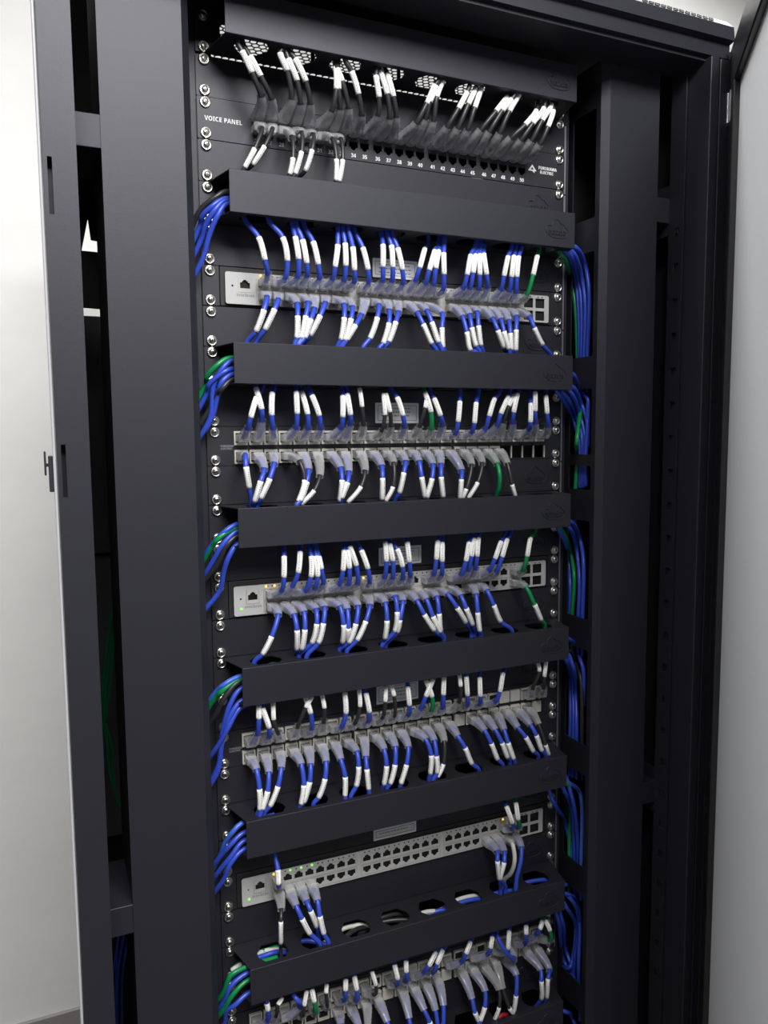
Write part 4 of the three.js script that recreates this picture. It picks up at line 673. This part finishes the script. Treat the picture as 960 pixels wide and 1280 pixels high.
// raised cloud mark with lettering, as pressed into the steel
const logoGeo = (() => {
  const P = [[-14, -6], [-17, -2], [-16, 2.5], [-11, 4.5], [-8, 4], [-6.5, 8.5], [-2, 12], [3, 11], [6, 7], [10, 7], [12.5, 3.5], [16, 1], [17, -3.5], [14, -8], [6, -10], [-8, -9.5]];
  const c = curveOf([...P, P[0]].map(([x, y]) => new THREE.Vector3(x * MM, y * MM, 0)));
  return merge([sweep(span(c, 0, 1, 56), () => [.0007, .0009, 2], 6, false), text('nazda', .0068, .0011, .000, -.0065, -.0001, 'bold', 'centre')]);
})();
const plateGeo = plate(-.2413, .2413, .0004, .0441, -.0016, .0022, [], .0012);
function blank(k, label, sticker) {
  const t = thing('blank_panel', label, 'rack panel', [0, ut(k + 1), 0], 'blank panels between the equipment');
  part('plate', k === 1 ? plate(-.2413, .2413, .0004, .0426, -.0016, .0022, [], .0012) : plateGeo, M.panel, t);
  const lg = part('embossed_logo', logoGeo, M.panel, t); lg.position.set(.2005, .0215, .0006);
  if (sticker) {
    const [x0, x1, y0, y1] = sticker;
    const s = part('label_plate', plate(x0, x1, y0, y1, .0006, .0007, [], .001), M.sticker, t, 'silver identification plate');
    const ink = [];
    for (const [a, b, c, d] of [[x0 + .003, x1 - .003, y0 + .003, y0 + .0036], [x0 + .003, x1 - .003, y1 - .0036, y1 - .003], [x0 + .003, x0 + .0036, y0 + .003, y1 - .003], [x1 - .0036, x1 - .003, y0 + .003, y1 - .003]]) ink.push(box(a, b, c, d, .0013, .00145));
    for (let r = 0; r < 3; r++) for (let x = x0 + .008; x < x1 - .012;) { const w = .0015 + rnd() * .003, y = y1 - .0075 - r * .0045; if (y > y0 + .004) ink.push(box(x, x + w, y, y + .0012, .0013, .00145)); x += w + .0012; }
    part('border_print', merge(ink), M.stickerInk, s);
  }
  screws(t); return t;
}
function tray(k, label) {
  const t = thing('cable_tray', label, 'cable tray', [0, ut(k + 1), 0], 'horizontal cable trays');
  // back plate with wide pass-through windows
  const wins = []; for (let i = 0; i < 4; i++) wins.push(rectPath(-.214 + i * .108, -.110 + i * .108, .0035, .034, .004));
  part('back_plate', plate(-.2413, .2413, .0012, .0441, -.0016, .0022, wins, .0012), M.panel, t);
  const tr = new THREE.Shape([new THREE.Vector2(-.232, 0), new THREE.Vector2(.232, 0), new THREE.Vector2(.2195, -.0515), new THREE.Vector2(-.2195, -.0515)]);
  tr.holes = []; for (let i = 0; i < 8; i++) { const c = -.1875 + i * .0535; tr.holes.push(poly([[c - .018, -.026], [c - .010, -.014], [c + .010, -.014], [c + .018, -.026], [c + .018, -.036], [c + .012, -.0455], [c - .012, -.0455], [c - .018, -.036]])); }
  const sg = new THREE.ExtrudeGeometry(tr, { depth: .0012, bevelEnabled: false }); sg.rotateX(-Math.PI / 2);
  part('slotted_plate', sg.clone().translate(0, .0428, 0), M.panel, t);
  part('slotted_plate', sg.clone().translate(0, .0006, 0), M.panel, t);
  part('front_cover', box(-.2205, .2205, .0004, .0441, .0515, .0532, .0007), M.black, t);
  const lg = part('embossed_logo', logoGeo, M.black, t); lg.position.set(.1930, .0215, .0532);
  screws(t);
}
const TRAY = { 0: 'topmost', 4: 'second', 8: 'third', 12: 'fourth', 16: 'fifth', 20: 'sixth', 24: 'seventh', 28: 'lowest' };
for (const k of [0, 4, 8, 12, 16, 20, 24, 28]) tray(k, TRAY[k] + ' black horizontal cable tray of the rack, with embossed cover');
const blanks = { 1: 'black blank panel just above the voice panel', 3: 'black blank panel just below the voice panel', 5: 'black blank panel just above the uppermost switch', 7: 'black blank panel just below the uppermost switch', 9: 'black blank panel just above the upper white-jack patch panel', 11: 'black blank panel just below the upper white-jack patch panel', 13: 'black blank panel just above the middle switch', 15: 'black blank panel just below the middle switch', 17: 'black blank panel just above the middle patch panel', 19: 'black blank panel just below the middle patch panel', 21: 'black blank panel just above the lowest switch', 23: 'black blank panel just below the lowest switch', 25: 'black blank panel just above the bottom patch panel', 27: 'black blank panel just below the bottom patch panel' };
const stick = { 5: [-.0367, .0229, .0010, .0235], 9: [-.035, .024, .0035, .0285], 13: [-.032, .027, .0035, .0265], 17: [-.037, .022, .0035, .0280], 21: [-.043, .018, .0010, .0160] };
for (const k of Object.keys(blanks)) blank(+k, blanks[k], stick[k]);

// port positions (metres from the centre line / from the unit's bottom edge)
const swX = c => [-173.4, -54, 65.2][Math.floor((c - 1) / 8)] * MM + ((c - 1) % 8) * 14 * MM;
const ppX = c => (-203.3 + 142.5 * Math.floor((c - 1) / 8) + 17.5 * ((c - 1) % 8)) * MM;
const vpX = c => (-175.8 + 73.4 * Math.floor((c - 1) / 5) + 14.15 * ((c - 1) % 5)) * MM;
const ROWY = { sw: [-17, -32], pp: [-13.3, -34.5], vp: [-14.5, -28] };

// port liner: an open dark box behind each opening, with a row of contacts
function liner(w, h, d) {
  const g = merge([box(-w / 2, -w / 2 + .0004, -h / 2, h / 2, -d, 0), box(w / 2 - .0004, w / 2, -h / 2, h / 2, -d, 0), box(-w / 2, w / 2, h / 2 - .0004, h / 2, -d, 0), box(-w / 2, w / 2, -h / 2, -h / 2 + .0004, -d, 0), box(-w / 2, w / 2, -h / 2, h / 2, -d - .0004, -d)]);
  return g;
}
const portGeo = liner(.0122, .0110, .012), sfpGeo = liner(.0150, .0118, .014);

// ---- voice panel
{
  const t = thing('voice_panel', 'black fifty-port voice patch panel with white numbering', 'patch panel', [0, ut(3), 0]);
  const holes = []; for (let c = 1; c <= 25; c++) { holes.push(jackHole(vpX(c), U - 14.5 * MM, 1, .98), jackHole(vpX(c), U - 28 * MM, -1, .98)); }
  part('plate', plate(-.2413, .2413, .0004, .0441, -.0010, .0022, holes, .0012), M.panel, t);
  for (let c = 1; c <= 25; c++) for (const y of [-14.5, -28]) { const p = part('port', portGeo, M.hole, t); p.position.set(vpX(c), U + y * MM, -.001); }
  part('lettering', text('VOICE PANEL', .0048, .0002, -.2335, U - .0245, .0012, 'bold', 'left', .98), M.print, t, 'white lettering VOICE PANEL');
  for (let c = 1; c <= 25; c++) part('port_number', text(String(25 + c), .0044, .0002, vpX(c), U - .0412, .0012, 'bold', 'centre', .95), M.print, t);
  const tri = new THREE.Shape([[184, -25.5], [190.5, -17.5], [197, -25.5], [194, -25.5], [194, -28], [190.5, -25.6], [187, -25.6]].map(([x, y]) => new THREE.Vector2(x * MM, U + y * MM)));
  tri.holes = [poly([[188, -24], [190.5, -20.5], [193, -24]].map(([x, y]) => [x * MM, U + y * MM]))];
  const tg = new THREE.ExtrudeGeometry(tri, { depth: .0002, bevelEnabled: false }); tg.translate(0, 0, .0012);
  part('maker_mark', merge([tg, text('FURUKAWA', .0040, .0002, .2000, U - .0222, .0012, 'bold', 'left', .95), text('ELECTRIC', .0036, .0002, .2025, U - .0274, .0012, 'bold', 'left', .95)]), M.print, t, 'white triangle mark and lettering');
  screws(t, .0012);
}
// ---- switches
function netSwitch(k, label, lights) {
  const t = thing('network_switch', label, 'network switch', [0, ut(k + 1), 0], 'network switches');
  part('chassis', box(-.2218, .2218, .0006, .0439, -.26, .0012, .001), M.dark, t);
  for (const s of [-1, 1]) { const a = [s * .2222, s * .2413].sort((p, q) => p - q); part('mounting_ear', box(a[0], a[1], .0004, .0441, -.0016, .0010, .0005), M.panel, t); }
  const holes = [], X = c => swX(c);
  for (let c = 1; c <= 24; c++) holes.push(jackHole(X(c), U - .0175, 1, .95), jackHole(X(c), U - .0320, -1, .95));
  holes.push(jackHole(-.1942, U - .0195, 1, 1));
  for (const x of [.1845, .2025]) for (const y of [-16.8, -33]) holes.push(rectPath(x - .0072, x + .0072, U + y * MM - .0062, U + y * MM + .0062, .001));
  holes.push(new THREE.Path().absarc(-.2085, U - .0215, .0013, 0, Math.PI * 2));
  part('faceplate', plate(-.2165, .2165, .0030, .0380, .0034, .0012, holes, .0025), M.face, t);
  part('face_back', box(-.2165, .2165, .0030, .0380, .0012, .0016), M.hole, t);
  for (let c = 1; c <= 24; c++) for (const y of [-17.5, -32]) { const p = part('port', portShallow, M.hole, t); p.position.set(X(c), U + y * MM, .0034); }
  for (const x of [.1845, .2025]) for (const y of [-16.8, -33]) { const p = part('fibre_port', sfpShallow, M.hole, t); p.position.set(x, U + y * MM, .0034); }
  const cp = part('console_port', portShallow, M.hole, t); cp.position.set(-.1942, U - .0195, .0034);
  part('console_frame', merge([box(-.2022, -.2010, U - .0270, U - .0115, .0046, .0050), box(-.1874, -.1862, U - .0270, U - .0115, .0046, .0050), box(-.2022, -.1862, U - .0282, U - .0270, .0046, .0050)]), M.cage, t);
  for (let g = 0; g < 3; g++) {
    const x0 = X(g * 8 + 1) - .0082, x1 = X(g * 8 + 8) + .0082, a = U - .0390, b = U - .0115;
    part('port_cage', plate(x0, x1, a, b, .0046, .0004, [rectPath(x0 + .001, x1 - .001, a + .001, U - .0262, 0), rectPath(x0 + .001, x1 - .001, U - .0238, b - .001, 0)]), M.cage, t);
  }
  const dots = []; for (let c = 1; c <= 24; c++) for (const dx of [-3, 3]) dots.push(box(X(c) + dx * MM - .0009, X(c) + dx * MM + .0009, U - .0098, U - .0082, .0046, .0048));
  for (const x of [.1845, .2025]) for (const dx of [-3, 3]) dots.push(box(x + dx * MM - .0009, x + dx * MM + .0009, U - .0098, U - .0082, .0046, .0048));
  const dr = part('indicator_row', merge(dots), M.dark, t); dr.userData.kind = 'stuff';
  for (const [x, y, c] of lights) part('indicator_light', new THREE.SphereGeometry(.0016, 10, 8).translate(x * MM, U + y * MM, .0046), c === 'y' ? M.ledYellow : M.ledGreen, t, c === 'y' ? 'lit amber light' : 'lit green light');
  part('lettering', text('intelbras', .0034, .0002, -.1942, U - .0328, .0046, 'bold', 'centre'), M.greyPrint, t, 'small grey lettering intelbras');
  screws(t, .0010);
}
const portShallow = liner(.0118, .0106, .0018), sfpShallow = liner(.0148, .0128, .0018);
netSwitch(6, 'grey-faced network switch full of cables, uppermost of three', [[-176, -9, 'y']]);
netSwitch(14, 'grey-faced network switch full of cables, middle of three', [[-178, -9, 'y'], [-168, -9, 'y'], [-208, -33.5, 'g'], [-55, -9, 'y']]);
netSwitch(22, 'grey-faced network switch with mostly empty ports, lowest of three', [[-177, -9, 'y'], [-208, -33.5, 'g'], [-156, -9, 'g'], [-142, -9, 'g'], [-128, -9, 'g'], [150, -9, 'y']]);

// ---- patch panels with white jacks
const jackGeo = (() => {
  const w = .0078, h = .0080;
  const fr = plate(-w, w, -h, h, 0, .0042, [rectPath(-.0062, .0062, -.0058, .0052, .0006)], .0008, 2);
  return merge([fr, box(-w, w, -h, h, -.004, .0004)]);
})();
const jackIn = merge([box(-.0062, .0062, -.0058, .0052, .0004, .0010)]);
const capGeo = box(-.0078, .0078, -.0080, .0080, -.003, .0050, .0012);
function patchPanel(k, label, caps, empties) {
  const t = thing('network_patch_panel', label, 'patch panel', [0, ut(k + 1), 0], 'white-jack patch panels');
  const holes = []; for (let r = 0; r < 2; r++) for (let c = 1; c <= 24; c++) { const x = ppX(c), y = U + ROWY.pp[r] * MM; holes.push(rectPath(x - .0081, x + .0081, y - .0082, Math.min(y + .0082, .0436), 0)); }
  part('plate', plate(-.2413, .2413, .0002, .0442, -.0010, .0022, holes, .0008), M.panel, t);
  part('rear_shell', box(-.22, .22, .001, .0435, -.03, -.018), M.hole, t);
  for (let r = 0; r < 2; r++) for (let c = 1; c <= 24; c++) {
    const key = r * 100 + c, x = ppX(c), y = U + ROWY.pp[r] * MM;
    if (empties.includes(key)) { const d = part('divider', box(-.0006, .0006, -.0080, .0080, .0012, .0040), M.jack, t); d.position.set(x + .0086, y, 0); continue; }
    if (caps.includes(key)) { const b = part('blank_cap', capGeo, M.jack, t, 'plain white blanking cap'); b.position.set(x, y, 0); continue; }
    const j = part('jack', jackGeo, M.jack, t); j.position.set(x, y, 0); if (r === 0) j.rotation.z = Math.PI;
    part('opening', jackIn, M.hole, j);
  }
  const nubs = []; for (let c = 1; c < 24; c++) { const g = new THREE.CylinderGeometry(.0016, .0016, .0016, 10); g.rotateX(Math.PI / 2); g.translate((ppX(c) + ppX(c + 1)) / 2, U - .0262, .0020); nubs.push(g); }
  part('retaining_pins', merge(nubs), M.dark, t);
  part('maker_mark', merge([text('FURUKAWA', .0022, .0002, -.2262, U - .0232, .0012, 'bold'), text('ELECTRIC', .0022, .0002, -.2262, U - .0262, .0012, 'bold')]), M.greyPrint, t, 'faint grey lettering');
  screws(t, .0012);
}
patchPanel(10, 'black patch panel with white jacks and four empty openings, uppermost of three', [], [121, 122, 123, 124]);
patchPanel(18, 'black patch panel with white jacks and square caps, middle of three', [21, 22, 117, 124], []);
patchPanel(26, 'black patch panel with white jacks at the photo\'s bottom, lowest of three', [111, 116, 122], []);

// ---------------------------------------------------------------- patch cables
const plugGeo = (() => {
  const b = box(-.00585, .00585, -.0040, .0040, -.009, .0125, .0006);
  const collar = box(-.0062, .0062, -.0044, .0044, .0085, .0140, .0010);
  const tab = box(-.0030, .0030, .0040, .0049, -.004, .0105, .0003);
  return merge([b, collar, tab]);
})();
const UNIT = {
  2: [vpX, 'vp', 'the voice panel'], 6: [swX, 'sw', 'the uppermost switch'], 10: [ppX, 'pp', 'the uppermost patch panel'], 14: [swX, 'sw', 'the middle switch'],
  18: [ppX, 'pp', 'the middle patch panel'], 22: [swX, 'sw', 'the lowest switch'], 26: [ppX, 'pp', 'the bottom patch panel'],
};
for (const [u, row, list] of CABLES) {
  const [fx, kind, where] = UNIT[u];
  const order = list.map(l => fx(l[0])).slice().sort((a, b) => a - b);
  for (const [col, c, ...v] of list) {
    const px = fx(col), py = ut(u) + ROWY[kind][row] * MM, rank = order.indexOf(px) + 1;
    const z0 = kind === 'sw' ? .0046 : kind === 'pp' ? .0035 : .001;
    const tagless = c === 'N' || c === 'B' || c === 'W';
    const t = thing('patch_cable', `${COLOUR[c]} patch cable${tagless ? ' without tag' : ''}, ${ORD[rank]} from left in ${row ? 'lower' : 'upper'} row of ${where}`, 'cable', [px, py, z0], `cables in the ${row ? 'lower' : 'upper'} row of ${where}`);
    const P = []; for (let i = 0; i < 15; i += 3) P.push(new THREE.Vector3(v[i] * MM - px, v[i + 1] * MM - py, v[i + 2] * MM - z0));
    const path = [new THREE.Vector3(0, 0, -.004), new THREE.Vector3(0, 0, .0115), ...P];
    const cv = curveOf(path), N = path.length - 1;
    const plug = part('plug', plugGeo, M.clear, t); if (row === 0) plug.rotation.z = Math.PI;
    const dark = u === 2 && row === 0;
    const bootPts = span(cv, 1.0 / N, 2.06 / N, 15);
    part('boot', sweep(bootPts, s => { const e = Math.min(1, s * 1.15); const rib = 1 + .035 * Math.cos(s * 31); return [(.0066 + (.0047 - .0066) * e) * rib, (.0052 + (.0045 - .0052) * e) * rib, 6 - 3.4 * Math.min(1, s * 1.3)]; }, 12, false), dark ? M.smoke : M.boot, t);
    const thin = (c === 'g' || (c === 'k' && u !== 2)) ? .0024 : .0029;
    part('sheath', sweep(span(cv, 1.12 / N, 1, 36), () => [thin, thin, 2], 9), SHEATH[c], t);
    if (!tagless) part('tag', sweep(span(cv, 3 / N, 4 / N, 7), () => [thin + .0004, thin + .0004, 2], 9), TAGS[Math.floor(rnd() * 3)], t, 'white wrap-around tag');
  }
}
// cables running from the trays into the side channels, lying in trays, or hanging inside
const tally = {};
for (const [kind, u, c, ...v] of STRANDS) {
  const P = []; for (let i = 0; i < v.length; i += 3) P.push(new THREE.Vector3(v[i] * MM, v[i + 1] * MM, v[i + 2] * MM));
  const o = P[0].clone(), key = kind + u + COLOUR[c], n = tally[key] = (tally[key] || 0) + 1;
  const where = { L: `curving from the left end of the ${TRAY[u]} cable tray`, R: `curving from the right end of the ${TRAY[u]} cable tray`, T: `lying inside the ${TRAY[u]} cable tray`, G: 'hanging behind the left front post' }[kind];
  const t = thing('network_cable', `${ORD[n]} ${COLOUR[c]} cable ${where}`, 'cable', [o.x, o.y, o.z], { L: 'cables leaving the trays to the left', R: 'cables leaving the trays to the right', T: 'cables lying in the trays', G: 'cables behind the left post' }[kind]);
  const cv = curveOf(P.map(p => p.sub(o)));
  const rad = kind === 'G' ? .0020 : .0029;
  part('sheath', sweep(span(cv, 0, 1, P.length * 7), () => [rad, rad, 2], 9), SHEATH[c], t);
}

scene.traverse(o => { if (o.isMesh) { o.castShadow = true; o.receiveShadow = true; } if (o.isLight) o.castShadow = true; });
renderer.render(scene, camera);
